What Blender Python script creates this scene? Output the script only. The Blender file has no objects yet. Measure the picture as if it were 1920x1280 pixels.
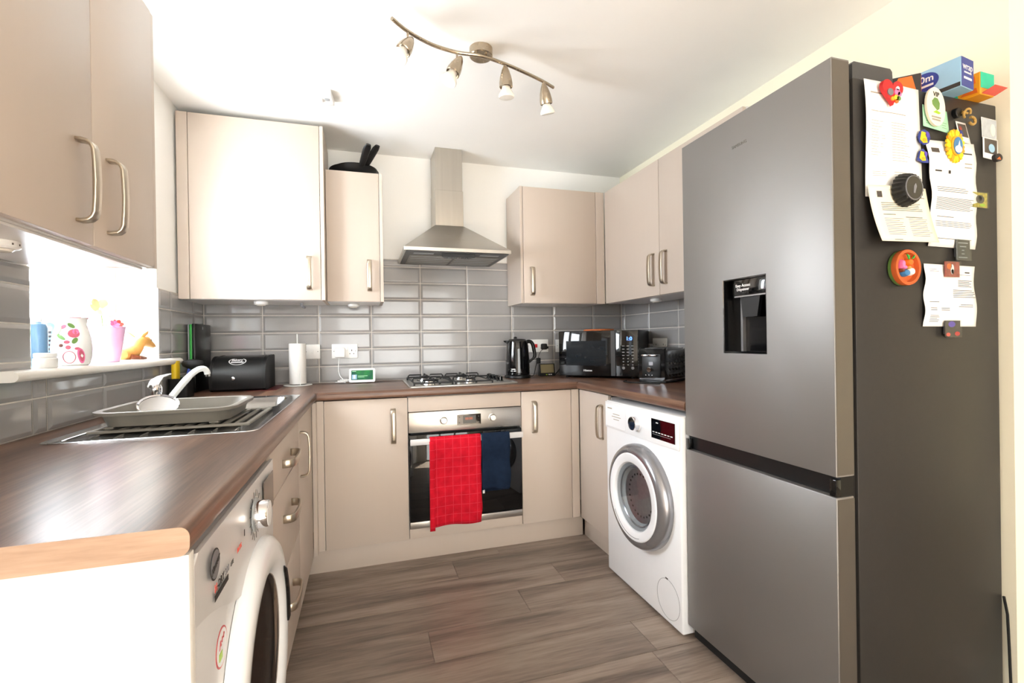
import bpy, bmesh, math, random
from mathutils import Vector, Matrix
random.seed(7)
R = math.radians
S = bpy.context.scene
C = S.collection

# ------------------------------------------------------------------ camera, light, exposure
cam_d = bpy.data.cameras.new('camera')
cam = bpy.data.objects.new('camera', cam_d); C.objects.link(cam); S.camera = cam
cam_d.sensor_width = 36.0; cam_d.sensor_fit = 'HORIZONTAL'; cam_d.lens = 893.7 / 1920 * 36.0
cam_d.clip_start = 0.02
_r = Vector((.955305, -.295231, -.015199)); _u = Vector((.015171, -.002386, .999882)); _f = Vector((.295233, .955423, -.0022))
cam.matrix_world = Matrix(((_r.x, _u.x, -_f.x, .8543), (_r.y, _u.y, -_f.y, -3.0430), (_r.z, _u.z, -_f.z, 1.1149), (0, 0, 0, 1)))

S.view_settings.view_transform = 'Standard'; S.view_settings.look = 'None'
S.view_settings.gamma = 1.0; S.view_settings.use_curve_mapping = False
S.view_settings.exposure = 2.08

world = bpy.data.worlds.new('sky'); S.world = world; world.use_nodes = True
wn = world.node_tree.nodes; wl = world.node_tree.links
bg = wn['Background']; bg.inputs['Color'].default_value = (.88, .94, 1.0, 1); bg.inputs['Strength'].default_value = 7.0

def portal(name, loc, rot, sx, sy):
    l = bpy.data.lights.new(name, 'AREA'); l.shape = 'RECTANGLE'; l.size = sx; l.size_y = sy
    l.cycles.is_portal = True
    o = bpy.data.objects.new(name, l); C.objects.link(o); o.location = loc; o.rotation_euler = rot
    return o
portal('kitchen_window_daylight', (-.20, -1.02, 1.54), (0, R(-90), 0), .97, .82)
portal('side_door_daylight', (-.20, -2.86, 1.05), (0, R(-90), 0), 2.08, .82)
portal('patio_door_daylight', (1.40, -5.46, 1.05), (R(90), 0, 0), 2.1, 2.08)

sun_d = bpy.data.lights.new('sun', 'SUN'); sun_d.energy = 46.0; sun_d.angle = R(.6); sun_d.color = (1.0, .92, .80)
sun = bpy.data.objects.new('sun', sun_d); C.objects.link(sun); sun.location = (1.5, -9, 4)
sun.rotation_euler = Vector((-.02, .62, -.56)).to_track_quat('-Z', 'Y').to_euler()   # falls through the patio door onto the floor behind the camera

# ------------------------------------------------------------------ materials
MATS = {}
def srgb(r, g, b):
    f = lambda c: (c / 255) / 12.92 if c / 255 <= .04045 else (((c / 255) + .055) / 1.055) ** 2.4
    return (f(r), f(g), f(b), 1)
def mat(name, col, rough=.5, metal=0., var=.0, scale=20., bump=0., bscale=200., stretch=None, coat=0., rand=0., spec=.5, emit=None, estr=0., trans=0., ior=1.45, alpha=None, rvar=0.):
    """procedural material: base colour with fine noise variation, optional fine bump and per-object variation"""
    m = bpy.data.materials.new(name); m.use_nodes = True; MATS[name] = m
    nt = m.node_tree; n = nt.nodes; l = nt.links; b = n['Principled BSDF']
    b.inputs['Base Color'].default_value = col; b.inputs['Roughness'].default_value = rough; b.inputs['Metallic'].default_value = metal
    b.inputs['Specular IOR Level'].default_value = spec; b.inputs['IOR'].default_value = ior
    b.inputs['Coat Weight'].default_value = coat; b.inputs['Coat Roughness'].default_value = .05
    b.inputs['Transmission Weight'].default_value = trans
    if alpha is not None: b.inputs['Alpha'].default_value = alpha
    if emit: b.inputs['Emission Color'].default_value = emit; b.inputs['Emission Strength'].default_value = estr
    tc = n.new('ShaderNodeTexCoord'); mp = n.new('ShaderNodeMapping'); l.new(tc.outputs['Object'], mp.inputs['Vector'])
    if stretch: mp.inputs['Scale'].default_value = stretch
    last = None
    if var or rvar:
        nz = n.new('ShaderNodeTexNoise'); nz.inputs['Scale'].default_value = scale; nz.inputs['Detail'].default_value = 5
        l.new(mp.outputs[0], nz.inputs['Vector'])
    if var:
        mr = n.new('ShaderNodeMapRange'); mr.inputs[1].default_value = .3; mr.inputs[2].default_value = .7
        mr.inputs[3].default_value = 1 - var; mr.inputs[4].default_value = 1 + var
        l.new(nz.outputs['Fac'], mr.inputs[0]); last = mr.outputs[0]
    if rvar:
        mr2 = n.new('ShaderNodeMapRange'); mr2.inputs[3].default_value = max(0, rough - rvar); mr2.inputs[4].default_value = rough + rvar
        l.new(nz.outputs['Fac'], mr2.inputs[0]); l.new(mr2.outputs[0], b.inputs['Roughness'])
    if rand:
        oi = n.new('ShaderNodeObjectInfo'); mr3 = n.new('ShaderNodeMapRange'); mr3.inputs[3].default_value = 1 - rand; mr3.inputs[4].default_value = 1 + rand
        l.new(oi.outputs['Random'], mr3.inputs[0])
        if last is not None:
            mu = n.new('ShaderNodeMath'); mu.operation = 'MULTIPLY'; l.new(last, mu.inputs[0]); l.new(mr3.outputs[0], mu.inputs[1]); last = mu.outputs[0]
        else: last = mr3.outputs[0]
    if last is not None:
        vm = n.new('ShaderNodeVectorMath'); vm.operation = 'SCALE'; vm.inputs[0].default_value = col[:3]; l.new(last, vm.inputs['Scale']); l.new(vm.outputs[0], b.inputs['Base Color'])
    if bump:
        bz = n.new('ShaderNodeTexNoise'); bz.inputs['Scale'].default_value = bscale; bz.inputs['Detail'].default_value = 3; l.new(mp.outputs[0], bz.inputs['Vector'])
        bp = n.new('ShaderNodeBump'); bp.inputs['Strength'].default_value = bump; bp.inputs['Distance'].default_value = .002; l.new(bz.outputs['Fac'], bp.inputs['Height']); l.new(bp.outputs[0], b.inputs['Normal'])
    return m

def wood(name, cols, rough, stretch, scale, rand=False, fine=.25, bump=.08, spec=.5, detail=8, dist=.6):
    m = bpy.data.materials.new(name); m.use_nodes = True; MATS[name] = m
    nt = m.node_tree; n = nt.nodes; l = nt.links; b = n['Principled BSDF']; b.inputs['Roughness'].default_value = rough
    b.inputs['Specular IOR Level'].default_value = spec
    tc = n.new('ShaderNodeTexCoord'); mp = n.new('ShaderNodeMapping'); mp.inputs['Scale'].default_value = stretch
    src = tc.outputs['Object']
    if rand:
        oi = n.new('ShaderNodeObjectInfo'); mu = n.new('ShaderNodeVectorMath'); mu.operation = 'SCALE'; mu.inputs[0].default_value = (13, 7, 5)
        l.new(oi.outputs['Random'], mu.inputs['Scale']); ad = n.new('ShaderNodeVectorMath'); l.new(src, ad.inputs[0]); l.new(mu.outputs[0], ad.inputs[1]); src = ad.outputs[0]
    l.new(src, mp.inputs['Vector'])
    nz = n.new('ShaderNodeTexNoise'); nz.inputs['Scale'].default_value = scale; nz.inputs['Detail'].default_value = detail; nz.inputs['Roughness'].default_value = .55; nz.inputs['Distortion'].default_value = dist
    l.new(mp.outputs[0], nz.inputs['Vector'])
    nf = n.new('ShaderNodeTexNoise'); nf.inputs['Scale'].default_value = scale * 9; nf.inputs['Detail'].default_value = 4; l.new(mp.outputs[0], nf.inputs['Vector'])
    mx = n.new('ShaderNodeMix'); mx.data_type = 'FLOAT'; mx.inputs[0].default_value = fine; l.new(nz.outputs['Fac'], mx.inputs[2]); l.new(nf.outputs['Fac'], mx.inputs[3])
    cr = n.new('ShaderNodeValToRGB'); l.new(mx.outputs[0], cr.inputs['Fac'])
    e = cr.color_ramp.elements; e[0].position = .30; e[0].color = cols[0]; e[1].position = .70; e[1].color = cols[-1]
    for i, c in enumerate(cols[1:-1]):
        k = e.new(.30 + .40 * (i + 1) / (len(cols) - 1)); k.color = c
    out = cr.outputs[0]
    if rand:
        mr = n.new('ShaderNodeMapRange'); mr.inputs[3].default_value = .86; mr.inputs[4].default_value = 1.12; l.new(oi.outputs['Random'], mr.inputs[0])
        vm = n.new('ShaderNodeVectorMath'); vm.operation = 'SCALE'; l.new(out, vm.inputs[0]); l.new(mr.outputs[0], vm.inputs['Scale']); out = vm.outputs[0]
    l.new(out, b.inputs['Base Color'])
    if bump:
        bp = n.new('ShaderNodeBump'); bp.inputs['Strength'].default_value = bump; bp.inputs['Distance'].default_value = .001; l.new(mx.outputs[0], bp.inputs['Height']); l.new(bp.outputs[0], b.inputs['Normal'])
    return m

def pane_glass(name, tint=(1, 1, 1, 1), refl=1.0):
    """thin clear glass: see-through with a fresnel reflection"""
    m = bpy.data.materials.new(name); m.use_nodes = True; MATS[name] = m
    n = m.node_tree.nodes; l = m.node_tree.links
    n.remove(n['Principled BSDF']); o = n['Material Output']
    t = n.new('ShaderNodeBsdfTransparent'); t.inputs[0].default_value = tint
    g = n.new('ShaderNodeBsdfGlossy'); g.inputs['Roughness'].default_value = .01
    f = n.new('ShaderNodeFresnel'); f.inputs['IOR'].default_value = 1.45
    ge = n.new('ShaderNodeNewGeometry'); fr = n.new('ShaderNodeMath'); fr.operation = 'SUBTRACT'; fr.inputs[0].default_value = refl; fr.use_clamp = True
    sc = n.new('ShaderNodeMath'); sc.operation = 'MULTIPLY'; sc.inputs[1].default_value = 9.0; l.new(ge.outputs['Backfacing'], sc.inputs[0]); l.new(sc.outputs[0], fr.inputs[1])
    mm = n.new('ShaderNodeMath'); mm.operation = 'MULTIPLY'; l.new(f.outputs[0], mm.inputs[0]); l.new(fr.outputs[0], mm.inputs[1])
    x = n.new('ShaderNodeMixShader'); l.new(mm.outputs[0], x.inputs[0]); l.new(t.outputs[0], x.inputs[1]); l.new(g.outputs[0], x.inputs[2]); l.new(x.outputs[0], o.inputs[0])
    return m

mat('wall_white', srgb(244, 243, 239), .75, var=.015, scale=3, bump=.05, bscale=120)
mat('wall_cream', srgb(243, 237, 214), .75, var=.015, scale=3, bump=.05, bscale=120)
mat('ceiling_white', srgb(246, 245, 241), .8, var=.01, scale=3, bump=.04, bscale=120)
mat('grout', srgb(222, 216, 208), .85, var=.06, scale=60)
mat('tile_grey', srgb(156, 154, 153), .13, var=.03, scale=6, rand=.05, bump=.02, bscale=8, coat=.3)
mat('cashmere', srgb(199, 185, 172), .42, var=.005, scale=40, stretch=(1, 1, .06), bump=.04, bscale=260)
mat('carcass_white', srgb(232, 230, 228), .30, var=.02, scale=40, stretch=(1, .1, 1))
mat('panel_white', srgb(236, 232, 226), .5, var=.02, scale=30)
wood('worktop_y', [srgb(44, 29, 22), srgb(88, 62, 49), srgb(118, 88, 71), srgb(150, 117, 96)], .30, (8, .30, 8), 2.6, bump=0, detail=5, dist=.2, fine=.3, spec=.42)
wood('worktop_x', [srgb(44, 29, 22), srgb(88, 62, 49), srgb(118, 88, 71), srgb(150, 117, 96)], .30, (.30, 8, 8), 2.6, bump=0, detail=5, dist=.2, fine=.3, spec=.42)
wood('worktop_end', [srgb(136, 108, 88), srgb(170, 140, 117), srgb(190, 162, 138)], .45, (.8, 9, 9), 3.0, bump=.06)
wood('floor_plank', [srgb(80, 68, 60), srgb(117, 103, 93), srgb(144, 129, 117), srgb(160, 145, 132)], .40, (.7, 8, 8), 1.5, rand=True, fine=.30, bump=.04)
mat('floor_screed', srgb(90, 80, 72), .8, var=.05, scale=10)
mat('upvc', srgb(244, 244, 242), .3, var=.01)
mat('sill_white', srgb(238, 234, 226), .35, var=.01)
mat('steel', srgb(190, 186, 180), .30, 1., var=.04, scale=60, stretch=(.05, 1, 1), rvar=.06)
mat('steel_v', srgb(188, 182, 172), .30, 1., var=.04, scale=60, stretch=(1, 1, .05), rvar=.06)
mat('sink_steel', srgb(205, 205, 205), .16, 1., var=.03, scale=40, rvar=.05)
mat('chrome', srgb(225, 225, 228), .05, 1., var=.01)
mat('white_tap', srgb(238, 240, 238), .12, 0., var=.01, coat=.6)
mat('nickel', srgb(186, 172, 152), .26, 1., var=.05, scale=80, rvar=.05)
mat('handle_metal', srgb(196, 186, 170), .32, 1., var=.03, scale=60, stretch=(1, 1, .1))
mat('black_gloss', srgb(14, 14, 15), .06, 0., var=.02, coat=.5)
mat('black_glass', srgb(10, 10, 11), .03, 0., var=.01, spec=.6)
mat('black_satin', srgb(13, 13, 14), .36, 0., var=.05, bump=.03, bscale=300)
mat('black_matt', srgb(12, 12, 13), .6, 0., var=.06, bump=.05, bscale=300)
mat('cast_iron', srgb(28, 28, 29), .5, 0., var=.08, bump=.1, bscale=300)
mat('enamel_white', srgb(240, 241, 243), .22, 0., var=.008, coat=.3)
mat('enamel_grey', srgb(214, 212, 212), .28, 0., var=.008, coat=.2)
mat('plastic_white', srgb(240, 240, 238), .32, 0., var=.01)
mat('plastic_grey', srgb(128, 124, 116), .45, 0., var=.04, scale=14, bump=.03)
mat('plastic_dark_grey', srgb(66, 66, 67), .4, 0., var=.03)
mat('rubber_black', srgb(16, 16, 16), .55, 0., var=.05)
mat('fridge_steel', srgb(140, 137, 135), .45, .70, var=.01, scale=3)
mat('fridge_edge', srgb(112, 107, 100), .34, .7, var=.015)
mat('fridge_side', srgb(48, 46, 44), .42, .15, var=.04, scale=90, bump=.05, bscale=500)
mat('silver_plastic', srgb(150, 150, 154), .24, .7, var=.02)
mat('paper_white', srgb(238, 236, 232), .8, 0., var=.012, scale=8)
mat('paper_cream', srgb(238, 230, 206), .8, 0., var=.015, scale=8)
mat('paper_green', srgb(172, 226, 186), .8, 0., var=.02, scale=8)
mat('ink', srgb(78, 72, 66), .8, var=.05)
mat('ink_dark', srgb(52, 48, 46), .7, var=.05)
mat('ink_light', srgb(160, 150, 134), .8, var=.05)
mat('print_white', srgb(226, 226, 226), .5, var=.02)
mat('grey_mark', srgb(120, 120, 124), .4, var=.02)
mat('red', srgb(196, 30, 34), .4, var=.04)
mat('dark_red', srgb(92, 26, 28), .4, var=.04)
mat('coral', srgb(226, 84, 70), .4, var=.04)
mat('orange', srgb(226, 106, 30), .4, var=.06)
mat('peach', srgb(250, 218, 160), .4, var=.06)
mat('amber', srgb(240, 160, 30), .4, var=.06)
mat('yellow', srgb(244, 206, 30), .45, var=.05)
mat('green', srgb(52, 170, 70), .4, var=.05)
mat('lime', srgb(160, 200, 40), .4, var=.06)
mat('leaf_green', srgb(104, 140, 70), .4, var=.08)
mat('teal', srgb(24, 190, 150), .4, var=.04)
mat('navy_print', srgb(44, 60, 140), .4, var=.05)
mat('purple', srgb(92, 70, 176), .4, var=.06)
mat('sky_blue', srgb(150, 190, 216), .4, var=.03)
mat('photo_blue', srgb(60, 120, 170), .35, var=.2, scale=60)
mat('photo_dark', srgb(70, 62, 58), .35, var=.35, scale=70)
mat('photo_red', srgb(150, 66, 56), .35, var=.35, scale=90)
mat('photo_grey', srgb(180, 186, 190), .35, var=.12, scale=60)
mat('photo_multi', srgb(178, 160, 60), .35, var=.4, scale=120)
mat('gold', srgb(196, 160, 92), .35, .6, var=.08)
mat('terracotta', srgb(196, 92, 40), .6, var=.08)
mat('pink', srgb(232, 120, 170), .45, var=.05)
mat('rose', srgb(196, 92, 112), .45, var=.12, scale=60)
mat('pink_glass', srgb(244, 190, 226), .2, 0., var=.04, coat=.3)
mat('porcelain', srgb(244, 243, 240), .15, 0., var=.01, coat=.5)
mat('deer_tan', srgb(214, 158, 84), .4, var=.12, scale=40)
mat('deer_brown', srgb(120, 62, 34), .45, var=.2, scale=40)
mat('blue_glass', srgb(110, 150, 186), .1, 0., var=.05, coat=.4)
mat('cork', srgb(196, 104, 50), .7, var=.15, scale=90)
mat('screen_off', srgb(142, 130, 98), .25, var=.03)
mat('lcd_tan', srgb(120, 110, 100), .3, var=.03)
mat('bulb_frost', srgb(246, 240, 228), .25, var=.01, coat=.4)
mat('blue_led', srgb(40, 80, 255), .4, var=.01, emit=srgb(60, 100, 255), estr=3.0)
mat('orange_led', srgb(120, 60, 40), .4, var=.01, emit=srgb(230, 110, 60), estr=.25)
mat('lcd_grey', srgb(58, 60, 58), .2, var=.02)
mat('mw_window', srgb(30, 35, 40), .08, var=.03, coat=.4)
mat('copper_pan', srgb(120, 118, 114), .3, .9, var=.04)
mat('drum_steel', srgb(150, 152, 156), .3, .9, var=.1, scale=60)
mat('gasket_grey', srgb(156, 160, 162), .4, var=.03)
mat('brush_blue', srgb(50, 72, 150), .4, var=.04)
pane_glass('window_glass')
pane_glass('dimmed_patio_glass', (.62, .60, .57, 1))  # tint added to weaken and slightly warm the daylight through the patio door
pane_glass('dimmed_door_glass', (.22, .22, .22, 1))  # dark tint added to hold back daylight at the side door
pane_glass('porthole_glass', (.86, .88, .9, 1), 1.0)
pane_glass('dryer_glass', (.55, .50, .46, 1), 1.0)
pane_glass('acrylic', (.93, .95, .95, 1), 1.0)

def towel_mat(name, c0, c1, px, pz, w, bscale):
    m = mat(name, c0, .95, var=.14, scale=26, bump=.6, bscale=bscale, spec=.1)
    n = m.node_tree.nodes; l = m.node_tree.links; b = n['Principled BSDF']
    src = b.inputs['Base Color'].links[0].from_socket
    tc = n.new('ShaderNodeTexCoord'); sp = n.new('ShaderNodeSeparateXYZ'); l.new(tc.outputs['Object'], sp.inputs[0])
    outs = []
    for ax, per in (('X', px), ('Z', pz)):
        md = n.new('ShaderNodeMath'); md.operation = 'PINGPONG'; md.inputs[1].default_value = per; l.new(sp.outputs[ax], md.inputs[0])
        lt = n.new('ShaderNodeMath'); lt.operation = 'LESS_THAN'; lt.inputs[1].default_value = w; l.new(md.outputs[0], lt.inputs[0]); outs.append(lt.outputs[0])
    mx = n.new('ShaderNodeMath'); mx.operation = 'MAXIMUM'; l.new(outs[0], mx.inputs[0]); l.new(outs[1], mx.inputs[1])
    sc = n.new('ShaderNodeMath'); sc.operation = 'MULTIPLY'; sc.inputs[1].default_value = .28; l.new(mx.outputs[0], sc.inputs[0])
    mc = n.new('ShaderNodeMix'); mc.data_type = 'RGBA'; l.new(sc.outputs[0], mc.inputs[0]); l.new(src, mc.inputs[6]); mc.inputs[7].default_value = c1; l.new(mc.outputs[2], b.inputs['Base Color'])
    return m
towel_mat('towel_red', srgb(200, 26, 44), srgb(232, 84, 104), .0205, .024, .0016, 500)
mat('towel_navy', srgb(27, 39, 58), .95, var=.12, scale=40, bump=.6, bscale=500, spec=.1)

def screen_mat():
    m = bpy.data.materials.new('tablet_screen'); m.use_nodes = True; MATS['tablet_screen'] = m
    n = m.node_tree.nodes; l = m.node_tree.links; b = n['Principled BSDF']
    tc = n.new('ShaderNodeTexCoord'); nz = n.new('ShaderNodeTexNoise'); nz.inputs['Scale'].default_value = 14; l.new(tc.outputs['Object'], nz.inputs['Vector'])
    cr = n.new('ShaderNodeValToRGB'); cr.color_ramp.elements[0].color = srgb(20, 70, 66); cr.color_ramp.elements[1].color = srgb(44, 132, 62)
    cr.color_ramp.elements[0].position = .35; cr.color_ramp.elements[1].position = .65
    l.new(nz.outputs['Fac'], cr.inputs[0]); l.new(cr.outputs[0], b.inputs['Base Color']); l.new(cr.outputs[0], b.inputs['Emission Color']); b.inputs['Emission Strength'].default_value = .06
    b.inputs['Roughness'].default_value = .1
screen_mat()

# ------------------------------------------------------------------ mesh builder
class MB:
    def __init__(s): s.bm = bmesh.new()
    def box(s, x0, x1, y0, y1, z0, z1, bev=0., seg=2):
        r = bmesh.ops.create_cube(s.bm, size=1.0)
        v = r['verts']; cx, cy, cz = (x0 + x1) / 2, (y0 + y1) / 2, (z0 + z1) / 2
        for q in v: q.co = Vector((cx + q.co.x * (x1 - x0), cy + q.co.y * (y1 - y0), cz + q.co.z * (z1 - z0)))
        if bev:
            es = list({e for q in v for e in q.link_edges})
            bmesh.ops.bevel(s.bm, geom=es, offset=bev, segments=seg, profile=.5, affect='EDGES')
        return s
    def loft(s, rings, cap0=True, cap1=True, closed=True):
        vs = [[s.bm.verts.new(p) for p in r] for r in rings]
        n = len(vs[0])
        for a, b in zip(vs, vs[1:]):
            for i in range(n if closed else n - 1):
                j = (i + 1) % n
                try: s.bm.faces.new((a[i], a[j], b[j], b[i]))
                except ValueError: pass
        if cap0 and closed: s.bm.faces.new(vs[0][::-1])
        if cap1 and closed: s.bm.faces.new(vs[-1])
        return s
    def lathe(s, prof, c=(0, 0, 0), axis='z', seg=28, caps=True):
        """prof: (r, h) pairs; h runs along axis"""
        rings = []
        c = Vector(c)
        for r, h in prof:
            r = max(r, 1e-5)
            ring = []
            for i in range(seg):
                a = 2 * math.pi * i / seg; ca, sa = r * math.cos(a), r * math.sin(a)
                if axis == 'z': p = Vector((ca, sa, h))
                elif axis == 'y': p = Vector((ca, -h, sa))      # h>0 goes towards -y
                elif axis == 'x': p = Vector((h, ca, sa))
                else:                                           # axis given as matrix
                    p = axis @ Vector((ca, sa, h))
                ring.append(c + p)
            rings.append(ring)
        return s.loft(rings, caps, caps)
    def cyl(s, p0, p1, r0, r1=None, seg=16):
        p0, p1 = Vector(p0), Vector(p1); d = p1 - p0
        m = d.to_track_quat('Z', 'Y').to_matrix()
        return s.lathe([(r0, 0), (r1 if r1 is not None else r0, d.length)], p0, m, seg)
    def tube(s, pts, r, seg=10, caps=True):
        pts = [Vector(p) for p in pts]; n = len(pts); rad = r if isinstance(r, (list, tuple)) else [r] * n
        up = None; rings = []
        for i, p in enumerate(pts):
            t = (pts[min(i + 1, n - 1)] - pts[max(i - 1, 0)]).normalized()
            if up is None:
                up = Vector((0, 0, 1)) if abs(t.z) < .9 else Vector((1, 0, 0))
            a = t.cross(up)
            if a.length < 1e-4: a = t.cross(Vector((0, 1, 0)))
            a.normalize(); b = a.cross(t).normalized(); up = b
            rings.append([p + (a * math.cos(2 * math.pi * k / seg) + b * math.sin(2 * math.pi * k / seg)) * rad[i] for k in range(seg)])
        return s.loft(rings, caps, caps)
    def prism(s, poly, f0, f1):
        """poly: list of 2-tuples; f0, f1: map a 2-tuple to 3D for the two ends"""
        return s.loft([[Vector(f0(*p)) for p in poly], [Vector(f1(*p)) for p in poly]])
    def plate(s, poly, y0, y1):            # outline in x,z extruded along y
        return s.prism(poly, lambda x, z: (x, y0, z), lambda x, z: (x, y1, z))
    def grid(s, fn, nu, nv):
        vs = [[s.bm.verts.new(fn(i / nu, j / nv)) for j in range(nv + 1)] for i in range(nu + 1)]
        for i in range(nu):
            for j in range(nv): s.bm.faces.new((vs[i][j], vs[i + 1][j], vs[i + 1][j + 1], vs[i][j + 1]))
        return s
    def quad(s, *p):
        s.bm.faces.new([s.bm.verts.new(q) for q in p]); return s
    def mesh(s, name, smooth=True, ang=35):
        bmesh.ops.recalc_face_normals(s.bm, faces=s.bm.faces)
        me = bpy.data.meshes.new(name); s.bm.to_mesh(me); s.bm.free()
        if smooth:
            me.shade_smooth(); me.set_sharp_from_angle(angle=R(ang))
        return me

def bez(p0, p1, p2, p3, n=12):
    out = []
    for i in range(n + 1):
        t = i / n; out.append(Vector(p0) * (1 - t) ** 3 + Vector(p1) * 3 * t * (1 - t) ** 2 + Vector(p2) * 3 * t * t * (1 - t) + Vector(p3) * t ** 3)
    return out
def rrect(x0, x1, z0, z1, r, n=5):
    pts = []
    for cx, cz, a0 in ((x1 - r, z1 - r, 0), (x0 + r, z1 - r, 90), (x0 + r, z0 + r, 180), (x1 - r, z0 + r, 270)):
        for i in range(n + 1):
            a = R(a0 + 90 * i / n); pts.append((cx + r * math.cos(a), cz + r * math.sin(a)))
    return pts
def ell(cx, cz, rx, rz, n=28, a0=0, a1=360):
    return [(cx + rx * math.cos(R(a0 + (a1 - a0) * i / n)), cz + rz * math.sin(R(a0 + (a1 - a0) * i / n))) for i in range(n if a1 - a0 >= 360 else n + 1)]

def obj(name, me, m=None, parent=None):
    if isinstance(me, MB): me = me.mesh(name)
    if m and not me.materials: me.materials.append(MATS[m])
    o = bpy.data.objects.new(name, me); C.objects.link(o)
    if parent: o.parent = parent
    return o
def tag(o, label, cat, group=None):
    o['label'] = label; o['category'] = cat
    if group: o['group'] = group
    return o
def thing(name, label, cat, loc=(0, 0, 0), rz=0., group=None):
    o = bpy.data.objects.new(name, None); C.objects.link(o); o.empty_display_size = .05
    o.location = loc; o.rotation_euler = (0, 0, R(rz)); return tag(o, label, cat, group)
def single(name, mb, m, label, cat, loc=(0, 0, 0), rz=0., group=None):
    o = obj(name, mb, m); o.location = loc; o.rotation_euler = (0, 0, R(rz)); return tag(o, label, cat, group)
def struct(name, mb, m, parent=None):
    o = obj(name, mb, m, parent)
    if not parent: o['kind'] = 'structure'
    return o
def wpart(t, name, mb, m, parent=None, label=None):
    """a part whose mesh was drawn in world coordinates"""
    me = mb.mesh(name) if isinstance(mb, MB) else mb
    M = Matrix.Translation(t.location) @ t.rotation_euler.to_matrix().to_4x4()
    me.transform(M.inverted())
    o = obj(name, me, m, parent or t)
    if label: o['label'] = label
    return o
def part(t, name, mb, m, label=None, loc=None, rot=None):
    o = obj(name, mb, m, t)
    if loc: o.location = loc
    if rot: o.rotation_euler = rot
    if label: o['label'] = label
    return o
def text_mesh(s, size, origin, right, up, depth=.0003, align='LEFT', bold=0.0, sx=1.0):
    cu = bpy.data.curves.new('lettering', 'FONT'); cu.body = s; cu.size = size; cu.extrude = depth; cu.align_x = align; cu.offset = bold; cu.resolution_u = 2
    o = bpy.data.objects.new('lettering', cu); C.objects.link(o)
    me = bpy.data.meshes.new_from_object(o.evaluated_get(bpy.context.evaluated_depsgraph_get()))
    bpy.data.objects.remove(o); bpy.data.curves.remove(cu)
    r = Vector(right).normalized() * sx; u = Vector(up).normalized(); n = Vector(right).normalized().cross(u)
    me.transform(Matrix(((r.x, u.x, n.x, origin[0]), (r.y, u.y, n.y, origin[1]), (r.z, u.z, n.z, origin[2]), (0, 0, 0, 1))))
    me.materials.clear()
    return me

# ------------------------------------------------------------------ the room
ZC = 2.275; ZT = .8785; WX = 2.628; EX = 4.3; RY = -5.5
b = MB().box(-.30, EX + .2, RY - .2, .12, -.08, -.004); floor = struct('floor', b, 'floor_plank')
PL = {}
def plank(x0, x1, y0, y1):
    k = (round(x1 - x0, 3), round(y1 - y0, 3))
    if k not in PL:
        w, h = k; g = .0007; m = MB()
        m.loft([[Vector((x, y, z)) for x, y in ((i, i), (w - i, i), (w - i, h - i), (i, h - i))] for i, z in ((g, -.0035), (g, -.0006), (g + .0008, 0))])
        PL[k] = m.mesh('plank', smooth=False); PL[k].materials.append(MATS['floor_plank'])
    o = obj('plank', PL[k], None, floor); o.location = (x0, y0, 0)
ends = {0: 1.26, 1: 1.725, 2: 1.49, 3: 1.07, 4: 1.838}
for k in range(-1, 15):
    y1 = -.64 - .185 * k; y0 = y1 - .185
    e = ends.get(k, .75 + (k * .457) % 1.22); xr = 2.62 if y1 > -2.2 else 3.4
    x = e - 1.22 * math.ceil((e - .02) / 1.22)
    while x < xr:
        a, c = max(x, .0), min(x + 1.22, xr)
        if c - a > .05: plank(a, c, y0, y1)
        x += 1.22
b = MB().box(-.30, EX + .2, RY - .2, .12, ZC, ZC + .12); ceiling = struct('ceiling', b, 'ceiling_white')
b = MB().box(-.30, WX + .12, .008, .12, -.004, ZC); wall_back = struct('wall_back', b, 'wall_white')
WY0, WY1, WZ0, WZ1 = -1.437, -.605, 1.030, 2.03
b = MB(); b.box(-.30, -.008, RY - .2, -3.27, -.004, ZC); b.box(-.30, -.008, -2.45, WY0, -.004, ZC); b.box(-.30, -.008, -3.27, -2.45, 2.09, ZC); b.box(-.30, -.008, WY1, .008, -.004, ZC); b.box(-.30, -.008, WY0, WY1, -.004, WZ0); b.box(-.30, -.008, WY0, WY1, WZ1, ZC)
wall_left = struct('wall_left', b, 'wall_white')
b = MB().box(WX, WX + .12, -2.163, .008, -.004, ZC); wall_right = struct('wall_right', b, 'wall_cream')
b = MB().box(WX + .12, EX, -2.163, -2.04, -.004, ZC); struct('wall_return', b, 'wall_cream')
b = MB().box(EX, EX + .2, RY - .2, -2.04, -.004, ZC); struct('wall_side', b, 'wall_cream')
b = MB(); b.box(-.008, .35, RY - .2, RY, -.004, ZC); b.box(2.45, EX, RY - .2, RY, -.004, ZC); b.box(.35, 2.45, RY - .2, RY, 2.09, ZC); struct('wall_rear', b, 'wall_white')
b = MB().box(WX + .001, EX, -2.178, -2.1635, 0, .105, .004); struct('baseboard_right', b, 'plastic_white')
# single glazed side door in the left wall beyond the end of the worktop, patio door in the rear wall
b = MB()
for y0, y1 in ((-3.27, -3.17), (-2.55, -2.45)): b.box(-.24, -.17, y0, y1, 0, 2.09, .004)
b.box(-.24, -.17, -3.17, -2.55, 1.99, 2.09, .004); b.box(-.24, -.17, -3.17, -2.55, 0, .14, .004)
door = struct('door_1', b, 'upvc')
obj('pane', MB().box(-.21, -.204, -3.17, -2.55, .14, 1.99), 'dimmed_door_glass', door)
b = MB()
for x0, x1 in ((.35, .43), (1.00, 1.09), (1.71, 1.80), (2.37, 2.45)): b.box(x0, x1, RY - .13, RY - .06, 0, 2.09, .004)
for x0, x1 in ((.43, 1.00), (1.09, 1.71), (1.80, 2.37)): b.box(x0, x1, RY - .13, RY - .06, 2.01, 2.09, .004); b.box(x0, x1, RY - .13, RY - .06, 0, .08, .004)
door = struct('door_2', b, 'upvc')
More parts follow.
